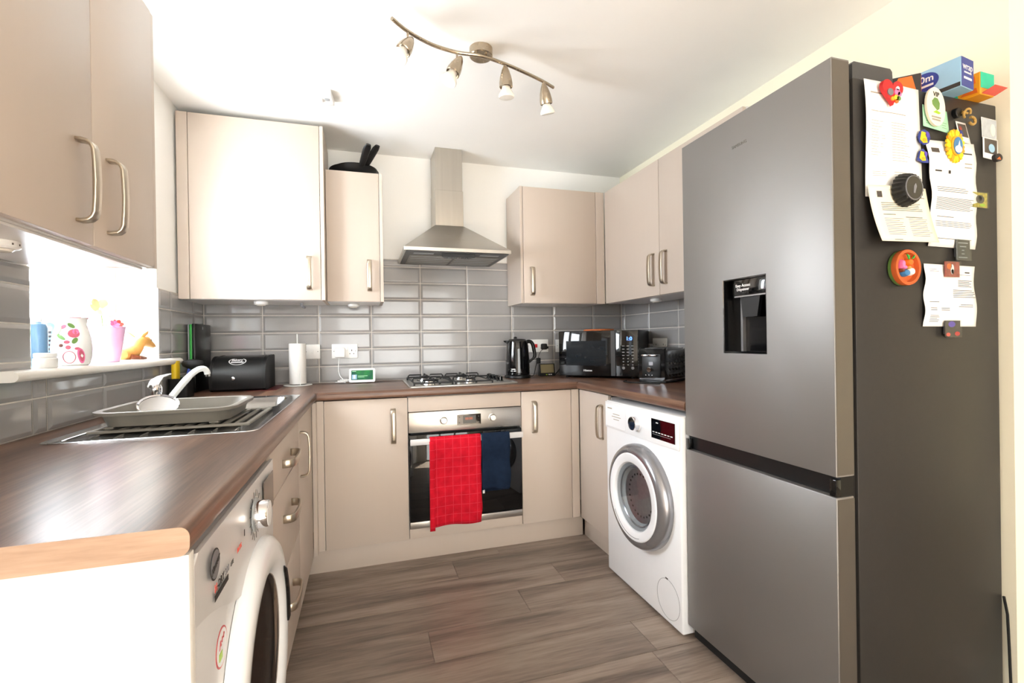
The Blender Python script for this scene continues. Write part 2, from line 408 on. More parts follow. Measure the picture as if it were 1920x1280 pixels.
for x0, x1 in ((.43, 1.00), (1.09, 1.71), (1.80, 2.37)): obj('pane', MB().box(x0, x1, RY - .10, RY - .094, .08, 2.01), 'dimmed_patio_glass', door)
# kitchen window
FX = -.155
b = MB()
for y0, y1 in ((WY0, WY0 + .055), (WY1 - .055, WY1)): b.box(FX - .06, FX, y0, y1, WZ0 + .03, WZ1, .004)
b.box(FX - .06, FX, WY0 + .055, WY1 - .055, WZ1 - .055, WZ1, .004); b.box(FX - .06, FX, WY0 + .055, WY1 - .055, WZ0 + .03, WZ0 + .085, .004)
b.box(FX - .06, FX, -.925, -.865, WZ0 + .085, WZ1 - .055, .004)
win = struct('window_1', b, 'upvc')
b = MB()                                                                     # opening sash of the first light
for y0, y1 in ((WY0 + .055, WY0 + .095), (-.965, -.925)): b.box(FX - .05, FX + .012, y0, y1, WZ0 + .085, WZ1 - .055, .004)
for z0, z1 in ((WZ0 + .085, WZ0 + .125), (WZ1 - .095, WZ1 - .055)): b.box(FX - .05, FX + .012, WY0 + .095, -.965, z0, z1, .004)
obj('sash', b, 'upvc', win)
obj('pane', MB().box(FX - .035, FX - .03, WY0 + .095, -.965, WZ0 + .125, WZ1 - .095), 'window_glass', win)
obj('pane', MB().box(FX - .035, FX - .03, -.865, WY1 - .055, WZ0 + .085, WZ1 - .055), 'window_glass', win)
b = MB(); b.tube([(FX + .014, -.945, 1.40), (FX + .034, -.945, 1.40), (FX + .036, -.945, 1.42), (FX + .034, -.945, 1.50)], .006, 8); obj('window_handle', b, 'upvc', win)
nose = [(.045 * math.cos(R(a)) * .35 + .030, 1.044 + .014 * math.sin(R(a))) for a in range(-90, 91, 15)]
b = MB(); b.box(FX + .001, .0, WY0 + .001, WY1 - .001, 1.031, 1.058)
b.prism([(.0003, 1.030)] + nose + [(.0003, 1.058)], lambda x, z: (x, -1.575, z), lambda x, z: (x, -.470, z))
sill = obj('window_sill', b, 'sill_white', win)

# wall tiles: bevelled 300 x 100 mm metro tiles, stacked, each its own piece
TC = {}
def tile_mesh(w, h):
    k = (round(w, 3), round(h, 3))
    if k not in TC:
        w, h = k; g = .0021; bv = min(.011, w / 3, h / 3); m = MB()
        f = lambda i, y: [Vector((x, y, z)) for x, z in ((i, i), (w - i, i), (w - i, h - i), (i, h - i))]
        m.loft([f(g, 0), f(g, -.0045), f(g + .001, -.0052), f(g + bv, -.0085), f(g + bv + .0015, -.0087)])
        TC[k] = m.mesh('wall_tile', smooth=False); TC[k].materials.append(MATS['tile_grey'])
    return TC[k]
rows = [.8795] + [.8755 + .101 * k for k in range(1, 12)]
def lay(parent, cols, ztop, place, lo=.8795):
    for c0, c1 in zip(cols, cols[1:]):
        for z0, z1 in zip(rows, rows[1:]):
            top = ztop((c0 + c1) / 2); z1 = min(z1, top); zz0 = max(z0, lo)
            if z1 - zz0 < .008 or c1 - c0 < .012: continue
            o = obj('wall_tile', tile_mesh(c1 - c0, z1 - zz0), None, parent); place(o, c0, c1, zz0)
def grout(name, parent, x0, x1, y0, y1, z0, z1): obj(name, MB().box(x0, x1, y0, y1, z0, z1), 'grout', parent)
def pb(o, c0, c1, z): o.location = (c0, .0065, z)
lay(wall_back, [0] + [.2948 + .3 * k for k in range(8)] + [2.62], lambda c: 1.63 if .8 < c < 1.9 else 1.3805, pb)
grout('grout', wall_back, -.006, WX - .001, .0032, .0079, .8795, 1.3805); grout('grout', wall_back, .8948, 1.7948, .0032, .0079, 1.3805, 1.632)
def pl(o, c0, c1, z): o.location = (-.0065, c0, z); o.rotation_euler = (0, 0, R(90))
jt = [-.1746 - .3 * k for k in range(8)]
def cut(a, c): return sorted([a, c] + [y for y in jt if a + .004 < y < c - .004])
lay(wall_left, cut(-2.325, WY0), lambda c: 1.334, pl); lay(wall_left, cut(WY0, WY1), lambda c: 1.0285, pl); lay(wall_left, cut(WY1, 0), lambda c: 1.366, pl)
grout('grout', wall_left, -.0079, -.0032, -2.325, WY0, .8795, 1.334); grout('grout', wall_left, -.0079, -.0032, WY0, WY1, .8795, 1.0290); grout('grout', wall_left, -.0079, -.0032, WY1, 0, .8795, 1.367)
def pr(o, c0, c1, z): o.location = (WX - .0015, -c0, z); o.rotation_euler = (0, 0, R(-90))
lay(wall_right, [0, .05] + [.05 + .3 * k for k in range(1, 5)] + [1.54], lambda c: 1.366, pr)
grout('grout', wall_right, WX - .0048, WX - .0001, -1.545, .006, .8795, 1.367)

# ------------------------------------------------------------------ fitted kitchen
def handle_mesh(L=.168, w=.024, d=.034):
    h = L / 2
    path = [(0, -h), (-.010, -h), (-.020, -h + .002), (-.027, -h + .008), (-.031, -h + .018), (-d + .001, -h * .45), (-d, 0), (-d + .001, h * .45), (-.031, h - .018), (-.027, h - .008), (-.020, h - .002), (-.010, h), (0, h)]
    t = .0065; rings = []
    n = len(path)
    for i, (y, z) in enumerate(path):
        a, c = path[max(i - 1, 0)], path[min(i + 1, n - 1)]
        ty, tz = c[0] - a[0], c[1] - a[1]; q = math.hypot(ty, tz); ny, nz = -tz / q, ty / q
        rings.append([Vector((sx * w / 2, y + sn * ny * t / 2, z + sn * nz * t / 2)) for sx, sn in ((-1, -1), (1, -1), (1, 1), (-1, 1))])
    m = MB(); m.loft(rings); m.bm.edges.ensure_lookup_table()
    bmesh.ops.bevel(m.bm, geom=[e for e in m.bm.edges], offset=.0009, segments=1, affect='EDGES')
    me = m.mesh('handle', ang=50); me.materials.append(MATS['handle_metal']); return me
HANDLE = handle_mesh()
def cabinet(name, label, cat, loc, rz, w, zb, zt, depth, fronts, extras=(), group=None, body='carcass_white', bx=(0, 0), hollow=False):
    """local frame: x along the front, y into the cabinet, front faces at y = 0"""
    t = thing(name, label, cat, (loc[0], loc[1], zb), rz, group)
    b = MB()
    if hollow:
        b.box(0, .018, .02, depth, 0, zt - zb); b.box(w - .018, w, .02, depth, 0, zt - zb); b.box(.018, w - .018, .02, depth, 0, .018)
    else: b.box(bx[0], w - bx[1], .020, depth, 0, zt - zb - (.012 if zb < .5 else 0))
    part(t, 'carcass', b, body)
    for kind, x0, x1, z0, z1, hd in fronts:
        g = .0013
        f = part(t, kind, MB().box(x0 + g, x1 - g, 0, .0185, z0 - zb + g, z1 - zb - g, .0012, 2), 'cashmere')
        if hd:
            hx, hz, o = hd
            h = obj('handle', HANDLE, None, f); h.location = (hx, 0, hz - zb)
            if o == 'h': h.rotation_euler = (0, R(90), 0)
    for nm, x0, x1, y0, y1, z0, z1, m in extras:
        part(t, nm, MB().box(x0, x1, y0, y1, z0 - zb, z1 - zb, .001, 1), m)
    return t
BZ0, BZ1 = .1185, .8365; LX, BY, RX = .6116, -.5925, 2.000
GB = 'cashmere base units'
# left run (faces +x): local x runs along +y
cabinet('drawer_unit', 'cashmere base unit with three drawers beside the tumble dryer', 'drawer unit', (LX, -1.660), 90, .560, BZ0, BZ1, .58,
        [('drawer', 0, .56, .690, BZ1, (.28, .752, 'h')), ('drawer', 0, .56, .420, .690, (.28, .585, 'h')), ('drawer', 0, .56, BZ0, .420, (.28, .315, 'h'))])
cabinet('base_cabinet', 'narrow cashmere base cupboard between the drawers and the corner, one tall handle', 'cabinet', (LX, -1.098), 90, .455, BZ0, BZ1, .58,
        [('door', 0, .455, BZ0, BZ1, (.045, .690, 'v'))], hollow=True)
cabinet('corner_cabinet', 'cashmere corner cupboard with a wide plain door left of the oven', 'cabinet', (.6125, BY), 0, .4435, BZ0, BZ1, .58,
        [('door', .049, .4435, BZ0, BZ1, (.372, .697, 'v'))], [('corner_post', .0, .0475, 0, .0185, BZ0, BZ1, 'cashmere'), ('corner_post', -.0, .0185, -.048, -.0005, BZ0, BZ1, 'cashmere')])
t = thing('oven_housing', 'cashmere oven housing with a plain panel above and below the oven', 'cabinet', (1.0569, BY, BZ0))
part(t, 'panel', MB().box(.0013, .5987, 0, .0185, .6425, .7165, .0012), 'cashmere'); part(t, 'panel', MB().box(.0013, .5987, 0, .0185, .0013, .051, .0012), 'cashmere')
b = MB(); b.box(0, .0008, .02, .57, 0, .718); b.box(.5992, .6, .02, .57, 0, .718); b.box(.001, .599, .02, .57, 0, .050); b.box(.001, .599, .02, .57, .644, .718); part(t, 'carcass', b, 'carcass_white')
cabinet('base_cabinet', 'slim cashmere base cupboard right of the oven', 'cabinet', (1.6575, BY), 0, .3425, BZ0, BZ1, .58,
        [('door', 0, .294, BZ0, BZ1, (.072, .697, 'v'))], [('corner_post', .2955, .342, 0, .0185, BZ0, BZ1, 'cashmere')], bx=(0, .02))
cabinet('base_cabinet', 'cashmere base cupboard beside the washing machine', 'cabinet', (RX, -.597), -90, .333, BZ0, BZ1, .60,
        [('door', .002, .333, BZ0, BZ1, (.272, .695, 'v'))])
single('plinth', MB().box(.04, 2.03, -.0085, .0085, 0, BZ0 - .001, .001), 'cashmere', 'long cashmere plinth under the oven and its cupboards', 'plinth', (0, BY + .045, 0))
single('plinth', MB().box(.55, .567, -1.66, -.580, 0, BZ0 - .001, .001), 'cashmere', 'cashmere plinth under the drawer unit and sink cupboard', 'plinth')
single('plinth', MB().box(2.04, 2.057, -.93, -.56, 0, BZ0 - .001, .001), 'cashmere', 'short cashmere plinth beside the washing machine', 'plinth')
single('end_panel', MB().box(.0, .629, -2.318, -2.2985, 0, .8395, .001), 'panel_white', 'white end panel closing the worktop run beside the tumble dryer', 'panel')

# wall units
UB, UT = 1.3405, 2.054
cabinet('wall_cabinet', 'cashmere double wall cupboard beside the window with two long handles', 'wall cabinet', (.290, -2.255), 90, .820, 1.335, 2.060, .288,
        [('door', 0, .482, 1.335, 2.060, (.424, 1.462, 'v')), ('door', .482, .798, 1.335, 2.060, (.548, 1.462, 'v'))],
        [('end_panel', .8005, .8195, .002, .288, 1.335, 2.060, 'cashmere'), ('light_rail', .0, .80, .030, .046, 1.329, 1.3347, 'carcass_white')], bx=(0, .0205))
cabinet('boiler_cabinet', 'tall wide wall cupboard reaching almost to the ceiling in the corner by the window', 'wall cabinet', (.002, -.385), 0, .660, 1.339, 2.243, .370,
        [('door', .049, .641, 1.339, 2.243, (.585, 1.478, 'v'))], [('filler', .0, .0475, .001, .0195, 1.339, 2.243, 'cashmere'), ('end_panel', .6425, .660, .0, .370, 1.339, 2.243, 'cashmere')], bx=(0, .018))
cabinet('wall_cabinet', 'narrow cashmere wall cupboard with frying pans on top', 'wall cabinet', (.6635, -.2923), 0, .297, UB, UT, .284,
        [('door', 0, .278, UB, UT, (.222, 1.485, 'v'))], [('end_panel', .2795, .297, .0, .284, UB, UT, 'cashmere')], bx=(0, .018))
cabinet('wall_cabinet', 'cashmere wall cupboard between the cooker hood and the corner', 'wall cabinet', (1.7707, -.2923), 0, .5653, UB, UT, .284,
        [('door', .0135, .5045, UB, UT, (.067, 1.475, 'v'))], [('end_panel', -.004, .0125, .0, .284, UB, UT, 'cashmere'), ('corner_post', .506, .565, .0, .0185, UB, UT, 'cashmere')], bx=(.013, .002))
cabinet('wall_cabinet', 'long two door cashmere wall cupboard on the side wall above the toaster', 'wall cabinet', (2.336, -.296), -90, 1.175, UB, UT, .284,
        [('door', .003, .590, UB, UT, (.535, 1.480, 'v')), ('door', .590, 1.175, UB, UT, (.645, 1.480, 'v'))])

# worktop
def edge(r=.013, h=.038, n=5):
    pts = [(0, -h)]
    for i in range(n + 1): a = R(-90 + 90 * i / n); pts.append((-r * 0 + r * math.cos(a) - r, -h + r + r * math.sin(a)))
    for i in range(n + 1): a = R(90 * i / n); pts.append((r * math.cos(a) - r, -r + r * math.sin(a)))
    return pts
EP = edge()
wt = thing('worktop', 'dark walnut effect worktop running round three sides with a rounded front edge', 'worktop', (.3, -1, .8405))
def strip(poly_in, f0, f1): return MB().prism(poly_in, f0, f1)
b = MB(); E0, E1 = -2.322, -.6125; XF = .632
prof = [(.55, ZT), (.55, ZT - .038)] + [(XF + d, ZT + z) for d, z in EP[1:]]
b.prism(prof, lambda x, z: (x, E0, z), lambda x, z: (x, E1, z))
b.box(.0, .10, E0, E1, ZT - .038, ZT); b.box(.10, .55, E0, -1.58, ZT - .038, ZT); b.box(.10, .55, -.66, E1, ZT - .038, ZT); b.box(.0, XF, E1, .0055, ZT - .038, ZT)
wpart(wt, 'worktop_section', b, 'worktop_y')
prof2 = [(.0055, ZT), (.0055, ZT - .038)] + [(-.6125 - d, ZT + z) for d, z in EP[1:]]
b = MB(); b.prism(prof2, lambda y, z: (XF + .0004, y, z), lambda y, z: (1.980 - .0004, y, z)); wpart(wt, 'worktop_section', b, 'worktop_x')
prof3 = [(2.62, ZT), (2.62, ZT - .038)] + [(1.980 - d, ZT + z) for d, z in EP[1:]]
b = MB(); b.prism(prof3, lambda x, z: (x, -1.545, z), lambda x, z: (x, E1, z)); b.box(1.980, 2.62, E1, .0055, ZT - .038, ZT); wpart(wt, 'worktop_section', b, 'worktop_y')
ends_p = [(.0, ZT), (.0, ZT - .038)] + [(XF + d, ZT + z) for d, z in EP[1:]]
b = MB(); b.prism(ends_p, lambda x, z: (x, E0 - .0012, z), lambda x, z: (x, E0 - .0001, z)); wpart(wt, 'end_strip', b, 'worktop_end', label='light oak coloured strip on the cut end')

# ------------------------------------------------------------------ sink, tap, things round the sink
t = thing('sink', 'stainless steel inset sink with drainer below the window', 'sink', (.33, -1.12, ZT))
outer = rrect(.085, .572, -1.602, -.645, .03); inner = rrect(.165, .525, -1.065, -.690, .05)
zz = ZT + .0025
def ring(p, z): return [Vector((x, y, z)) for x, y in p]
b = MB(); b.loft([ring(rrect(.087, .570, -1.600, -.647, .03), ZT + .0003), ring(outer, ZT + .0008), ring(rrect(.088, .569, -1.599, -.648, .03), zz), ring(rrect(.095, .562, -1.592, -.655, .028), zz - .0012), ring(rrect(.155, .535, -1.075, -.680, .055), zz - .0012), ring(inner, zz - .004), ring(rrect(.172, .518, -1.058, -.697, .05), zz - .03), ring(rrect(.185, .505, -1.045, -.710, .06), ZT - .15), ring(rrect(.21, .48, -1.02, -.735, .05), ZT - .16)], cap0=False)
body = wpart(t, 'bowl', b, 'sink_steel')
b = MB(); b.lathe([(.04, 0), (.042, .002), (.03, .003), (.005, .0015)], (.345, -.88, ZT - .159), 'z', 20); wpart(t, 'waste', b, 'chrome')
for x in (.125, .180, .235, .290, .345, .400, .455, .510):
    b = MB(); b.tube([(x, -1.57, zz - .005), (x, -1.55, zz - .0035), (x, -1.15, zz - .0035), (x, -1.13, zz - .005)], .0045, 8); wpart(t, 'drainer_rib', b, 'sink_steel')
t = thing('mixer_tap', 'white and chrome single lever mixer tap behind the sink', 'tap', (.118, -.985, zz))
b = MB(); b.lathe([(.026, 0), (.026, .006), (.021, .010), (.020, .060), (.022, .064), (.022, .082), (.017, .092), (.005, .095)], (.118, -.985, zz), 'z', 20); wpart(t, 'body', b, 'chrome')
p = bez((.118, -.985, .958), (.14, -.99, 1.005), (.118, -.93, 1.012), (.108, -.845, 1.014), 10)
p = [Vector((.112, -.993, .968)), Vector((.114, -.975, .985)), Vector((.114, -.935, .996)), Vector((.113, -.88, 1.000)), Vector((.112, -.835, 1.0025))]
b = MB()
rings = []
for q, (w, h) in zip(p, ((.017, .010), (.018, .009), (.013, .0065), (.010, .0045), (.009, .003))):
    rings.append([q + Vector((w * math.cos(2 * math.pi * i / 12), 0, h * math.sin(2 * math.pi * i / 12))) for i in range(12)])
b.loft(rings); wpart(t, 'lever', b, 'white_tap')
sp = bez((.132, -.975, .892), (.16, -.965, .905), (.205, -.92, 1.018), (.236, -.885, 1.022), 14) + bez((.236, -.885, 1.022), (.247, -.873, 1.024), (.252, -.868, 1.014), (.253, -.866, 1.000), 6)[1:]
b = MB(); b.tube(sp, [.0125] * 10 + [.0115] * 5 + [.0112] * 6, 14); s_ = wpart(t, 'spout', b, 'white_tap')
b = MB(); b.cyl((.253, -.866, 1.001), (.2535, -.8655, .990), .0105, .0095, 14); wpart(t, 'aerator', b, 'chrome')

t = thing('dish_rack', 'grey plastic dish draining tray standing on the sink drainer', 'dish rack', (.31, -1.34, zz + .002))
def rr(x0, x1, y0, y1, r, z): return ring(rrect(x0, x1, y0, y1, r), z)
b = MB()
b.loft([rr(.175, .455, -1.470, -1.205, .06, .8925), rr(.163, .467, -1.484, -1.192, .06, .8955), rr(.155, .474, -1.491, -1.185, .055, .925), rr(.153, .476, -1.492, -1.184, .055, .9270),
        rr(.140, .489, -1.505, -1.171, .065, .9270), rr(.138, .491, -1.507, -1.169, .065, .936), rr(.143, .486, -1.502, -1.174, .062, .938), rr(.157, .472, -1.488, -1.188, .052, .936), rr(.170, .460, -1.474, -1.200, .055, .899), rr(.19, .44, -1.45, -1.22, .06, .896)])
wpart(t, 'tray', b, 'plastic_grey')
for x, y in ((.185, -1.475), (.435, -1.470), (.19, -1.21), (.43, -1.21)): wpart(t, 'foot', MB().box(x - .012, x + .012, y - .008, y + .008, .8905, .8955, .001), 'plastic_grey')
b = MB()
b.box(.150, .535, -1.515, -1.500, .8835, .8905, .002); b.box(.150, .535, -1.175, -1.160, .8835, .8905, .002); b.box(.150, .163, -1.500, -1.175, .8835, .8905, .002); b.box(.522, .535, -1.500, -1.175, .8835, .8905, .002)
for k in range(11): b.box(.180 + .031 * k, .192 + .031 * k, -1.500, -1.175, .8835, .8895, .001)
wpart(t, 'base_grid', b, 'plastic_grey')
t = thing('sink_strainer', 'round chrome sink strainer lying in the grey dish tray', 'strainer', (.255, -1.35, .9045))
M45 = Matrix.Rotation(R(28), 3, 'X') @ Matrix.Rotation(R(10), 3, 'Y')
b = MB(); b.lathe([(.048, .018), (.052, .020), (.054, .023), (.052, .025), (.047, .022)], (.255, -1.35, .918), M45, 28, caps=False); b.lathe([(.047, .021), (.040, .012), (.030, .005), (.004, .003)], (.255, -1.35, .918), M45, 28); wpart(t, 'dish', b, 'chrome')
for k in range(12):
    a = 2 * math.pi * k / 12; c = Vector((.255, -1.35, .918)) + M45 @ Vector((.036 * math.cos(a), .036 * math.sin(a), .0115))
    b = MB(); b.lathe([(.0045, 0), (.0045, .0012)], c, M45 @ Matrix.Rotation(R(-40), 3, Vector((-math.sin(a), math.cos(a), 0))), 8); wpart(t, 'slot', b, 'black_matt')

t = thing('sink_caddy', 'black sink caddy in the corner holding a sponge and brush', 'caddy', (.055, -.53, ZT), 0)
b = MB(); b.loft([rr(.018, .092, -.568, -.478, .012, ZT + .0003), rr(.014, .096, -.572, -.474, .014, ZT + .088), rr(.018, .092, -.568, -.478, .012, ZT + .088), rr(.022, .088, -.564, -.482, .010, ZT + .010)]); wpart(t, 'pot', b, 'black_satin')
single('cleaning_sponge', MB().box(.026, .046, -.562, -.508, ZT + .012, ZT + .172, .006), 'yellow', 'yellow cleaning sponge standing in the black sink caddy', 'sponge')
t = thing('dish_brush', 'black headed dish brush with a blue handle in the sink caddy', 'brush', (.07, -.51, ZT + .012))
b = MB(); b.tube([(.068, -.515, ZT + .012), (.074, -.515, ZT + .08), (.086, -.515, ZT + .135)], [.006, .007, .008], 10); wpart(t, 'handle', b, 'brush_blue')
b = MB(); b.loft([[Vector((.098 + rx * math.cos(a), -.515 + .022 * ry * math.sin(a), z)) for a in [2 * math.pi * i / 18 for i in range(18)]] for rx, ry, z in ((.012, .4, ZT + .126), (.040, .9, ZT + .140), (.046, 1, ZT + .152), (.040, .9, ZT + .166), (.012, .4, ZT + .172))]); wpart(t, 'head', b, 'black_matt')

GBd = 'chopping boards in the corner'
for nm, x0, x1, m, lab in (('chopping_board', .012, .0185, 'gasket_grey', 'thin grey chopping board standing on edge in the corner'), ('chopping_board', .0195, .032, 'green', 'bright green chopping board standing between the grey and black boards')):
    single(nm, MB().box(x0, x1, -.300, -.055, ZT + .0003, 1.2205, .004), m, lab, 'chopping board')
t = thing('chopping_board', 'tall black chopping board with a hanging hole, in front of the green board', 'chopping board', (.04, -.18, ZT))
wpart(t, 'board', MB().box(.033, .046, -.305, -.050, ZT + .0003, 1.2235, .003), 'black_satin')
b = MB(); b.lathe([(.0085, 0), (.0085, .0006)], (.0461, -.185, 1.203), 'x', 16); wpart(t, 'hole', b, 'gasket_grey')

t = thing('bread_bin', 'black roll top bread bin with an oval bakery emblem', 'bread bin', (.225, -.25, ZT))
def bb(cx=0):                                                       # roll-top side profile in (y,z)
    pts = [(-.08, .002), (-.325, .002), (-.345, .012)]
    for a in range(185, 69, -10): pts.append((-.235 + .118 * math.cos(R(a)), .064 + .112 * math.sin(R(a))))
    return pts + [(-.10, .178), (-.08, .170)]
pr_ = bb()
b = MB(); b.prism(pr_, lambda y, z: (.128, y, ZT + z), lambda y, z: (.352, y, ZT + z)); wpart(t, 'lid', b, 'black_satin')
for x0, x1 in ((.116, .1275), (.3525, .368)):
    b = MB(); b.prism([(-.2 + (y + .2) * 1.02, z * 1.01) for y, z in pr_], lambda y, z: (x0, y, ZT + z), lambda y, z: (x1, y, ZT + z)); wpart(t, 'side', b, 'black_matt')
b = MB(); b.lathe([(.0055, 0), (.0055, .010), (.0085, .013), (.0085, .018), (.004, .020)], (.226, -.3525, ZT + .068), 'y', 16); wpart(t, 'knob', b, 'chrome')
def roll(ang, off=.0006):                                          # point and normal on the roll top
    return (-.235 + (.118 + off) * math.cos(R(ang)), .064 + (.112 + off) * math.sin(R(ang)))
b = MB()
for x0, x1, a0, a1 in ((.205, .262, 131, 134.5),):
    b.prism([(x0, a0), (x1, a0), (x1, a1), (x0, a1)], lambda x, a: (x, roll(a)[0], ZT + roll(a)[1]), lambda x, a: (x, roll(a, .0012)[0], ZT + roll(a, .0012)[1]))
for k in range(30):
    a0, a1 = R(k * 12 + 4), R(k * 12 + 16)
    if 40 < k * 12 < 100: continue
    q = []
    for rr_, aa in ((1, a0), (1, a1), (.90, a1), (.90, a0)): q.append((.234 + .040 * rr_ * math.cos(aa), 129 - 13 * rr_ * math.sin(aa)))
    b.prism(q, lambda x, a: (x, roll(a)[0], ZT + roll(a)[1]), lambda x, a: (x, roll(a, .0012)[0], ZT + roll(a, .0012)[1]))
wpart(t, 'emblem', b, 'print_white')
y, z = roll(127.5, .0008); me = text_mesh('Bakery', .018, (.207, y, ZT + z), (1, 0, 0), (0, .63, .78), bold=.0004); wpart(t, 'lettering', me, 'print_white')
single('tray', MB().box(.28, .418, -.352, -.03, ZT + .0002, ZT + .0018, .0006, 1), 'dark_red', 'thin dark red mat under the bread bin', 'mat')

t = thing('kitchen_roll_holder', 'white wire kitchen roll holder carrying a paper roll', 'roll holder', (.492, -.125, ZT))
b = MB(); b.tube([Vector((.492 + .072 * math.cos(a), -.125 + .072 * math.sin(a), ZT + .004)) for a in [2 * math.pi * i / 36 for i in range(37)]], .0028, 8); b.tube([(.42, -.125, ZT + .004), (.564, -.125, ZT + .004)], .0025, 8); b.tube([(.492, -.125, ZT + .004), (.492, -.125, ZT + .285)], .003, 8); b.lathe([(.001, 0), (.005, .003), (.001, .008)], (.492, -.125, ZT + .284), 'z', 12); wpart(t, 'stand', b, 'plastic_white')
b = MB(); b.tube([(.512, -.190, ZT + .004), (.512, -.186, ZT + .04), (.512, -.184, ZT + .085)], .0018, 8); wpart(t, 'retaining_arm', b, 'plastic_white')
t = thing('kitchen_roll', 'white paper kitchen roll on the wire holder', 'paper roll', (.492, -.125, ZT + .010))
b = MB(); b.lathe([(.006, 0), (.041, 0), (.0445, .002), (.0445, .226), (.042, .228), (.006, .228), (.006, .10)], (0, 0, 0), 'z', 32, caps=False); part(t, 'paper', b, 'paper_white')

# sockets
def socket(loc, rz, w, label, gang):
    t = thing('wall_socket' if gang else 'wall_switch', label, 'socket', loc, rz, None)
    part(t, 'plate', MB().box(-w / 2, w / 2, -.009, 0, -.043, .043, .003), 'plastic_white')
    for k in gang:
        for dx, dz, ww, hh in ((0, .004, .004, .009), (-.011, -.016, .006, .004), (.011, -.016, .006, .004)): part(t, 'pin_slot', MB().box(k + dx - ww / 2, k + dx + ww / 2, -.0096, -.0089, dz - hh / 2, dz + hh / 2), 'black_matt')
    for s in (-1, 1):
        b = MB(); b.lathe([(.0025, 0), (.0025, .0006)], (s * (w / 2 - .012), -.009, 0), 'y', 10); part(t, 'screw', b, 'grey_mark')
    return t
s1 = socket((.557, -.0023, 1.067), 0, .088, 'single white fused switch beside the kitchen roll', [])
part(s1, 'rocker', MB().box(-.006, .008, -.0115, -.0085, -.012, .012, .001), 'plastic_white')
s2 = socket((.739, -.0023, 1.066), 0, .147, 'double white wall socket above the smart display', [-.036, .04])
for x in (-.012, .012): part(s2, 'rocker', MB().box(x - .006, x + .006, -.0125, -.0085, .008, .028, .001), 'plastic_white')
s3 = socket((1.972, -.0023, 1.076), 0, .156, 'white cooker socket with a red rocker behind the kettle', [.035])
part(s3, 'rocker', MB().box(-.022, -.002, -.013, -.0085, -.012, .012, .001), 'red', label='red rocker switch'); part(s3, 'rocker', MB().box(.030, .042, -.012, -.0085, .014, .028, .001), 'plastic_white')
s4 = socket((2.178, -.0023, 1.074), 0, .147, 'white wall socket half hidden behind the microwave', [-.036, .04])
s5 = socket((2.6188, -.475, 1.072), -90, .150, 'white wall socket on the side wall behind the toaster', [-.036, .04])
def plug(loc, m, label, size=(.026, .034, .030)):
    t = thing('plug', label, 'plug', loc)
    a, h, d = size
    part(t, 'body', MB().box(-a, a, -d, 0, -h, h, .008, 3), m); return t
p1 = plug((.712, -.0125, 1.058), 'plastic_white', 'white mains adapter in the double socket', (.030, .029, .034))
p2 = plug((2.012, -.0125, 1.070), 'rubber_black', 'black plug in the cooker socket', (.020, .020, .030)); part(p2, 'pin_grip', MB().box(.012, .030, -.026, -.004, -.014, .002, .004), 'rubber_black')
p3 = plug((2.148, -.0125, 1.068), 'rubber_black', 'black microwave plug beside the microwave', (.020, .024, .034))
single('adapter_cable', MB().tube(bez((.708, -.035, 1.029), (.700, -.05, .95), (.700, -.07, .915), (.745, -.085, .893), 14) + bez((.745, -.085, .893), (.765, -.09, .884), (.77, -.09, .884), (.775, -.095, .90), 6)[1:], .0018, 8), 'plastic_white', 'thin white cable from the adapter to the smart display', 'cable')
t = single('cable_bundle', MB().tube([Vector((.712 + .030 * math.cos(a) + .002 * a, -.085 + .016 * math.sin(a), ZT + .0045 + .0011 * a)) for a in [.45 * i for i in range(40)]], .0026, 6), 'plastic_white', 'coiled spare white cable lying beside the smart display', 'cable')
t = thing('smart_display', 'small white smart display with a green screen on the worktop', 'display', (.838, -.10, ZT), -3)
TL = Matrix.Rotation(R(-18), 4, 'X')
b = MB(); b.plate(rrect(-.073, .073, 0, .084, .010), -.006, .006); me = b.mesh('frame'); me.transform(TL); f_ = part(t, 'frame', me, 'plastic_white', loc=(0, -.02, .0045))
b = MB(); b.plate(rrect(-.061, .061, .014, .072, .002), -.0068, -.0061); me = b.mesh('screen'); me.transform(TL); part(t, 'screen', me, 'tablet_screen', loc=(0, -.02, .0045))
b = MB(); b.plate(rrect(-.057, -.030, .018, .046, .001), -.0074, -.0069); me = b.mesh('tile'); me.transform(TL); part(t, 'picture_tile', me, 'sky_blue', loc=(0, -.02, .0045))
b = MB(); b.plate(rrect(-.050, -.038, .022, .043, .003), -.0080, -.0075); me = b.mesh('tile'); me.transform(TL); part(t, 'picture_tile', me, 'print_white', loc=(0, -.02, .0045))
b = MB(); b.box(-.024, .030, -.0074, -.0069, .036, .039); b.box(-.024, .012, -.0074, -.0069, .029, .031); b.box(-.056, -.034, -.0074, -.0069, .064, .067); me = b.mesh('t'); me.transform(TL); part(t, 'screen_text', me, 'paper_green', loc=(0, -.02, .0045))
b = MB(); b.prism([(-.012, .004), (.055, .0005), (.035, .058), (.008, .064)], lambda y, z: (-.060, y, z), lambda y, z: (.060, y, z)); part(t, 'speaker_body', b, 'plastic_white')

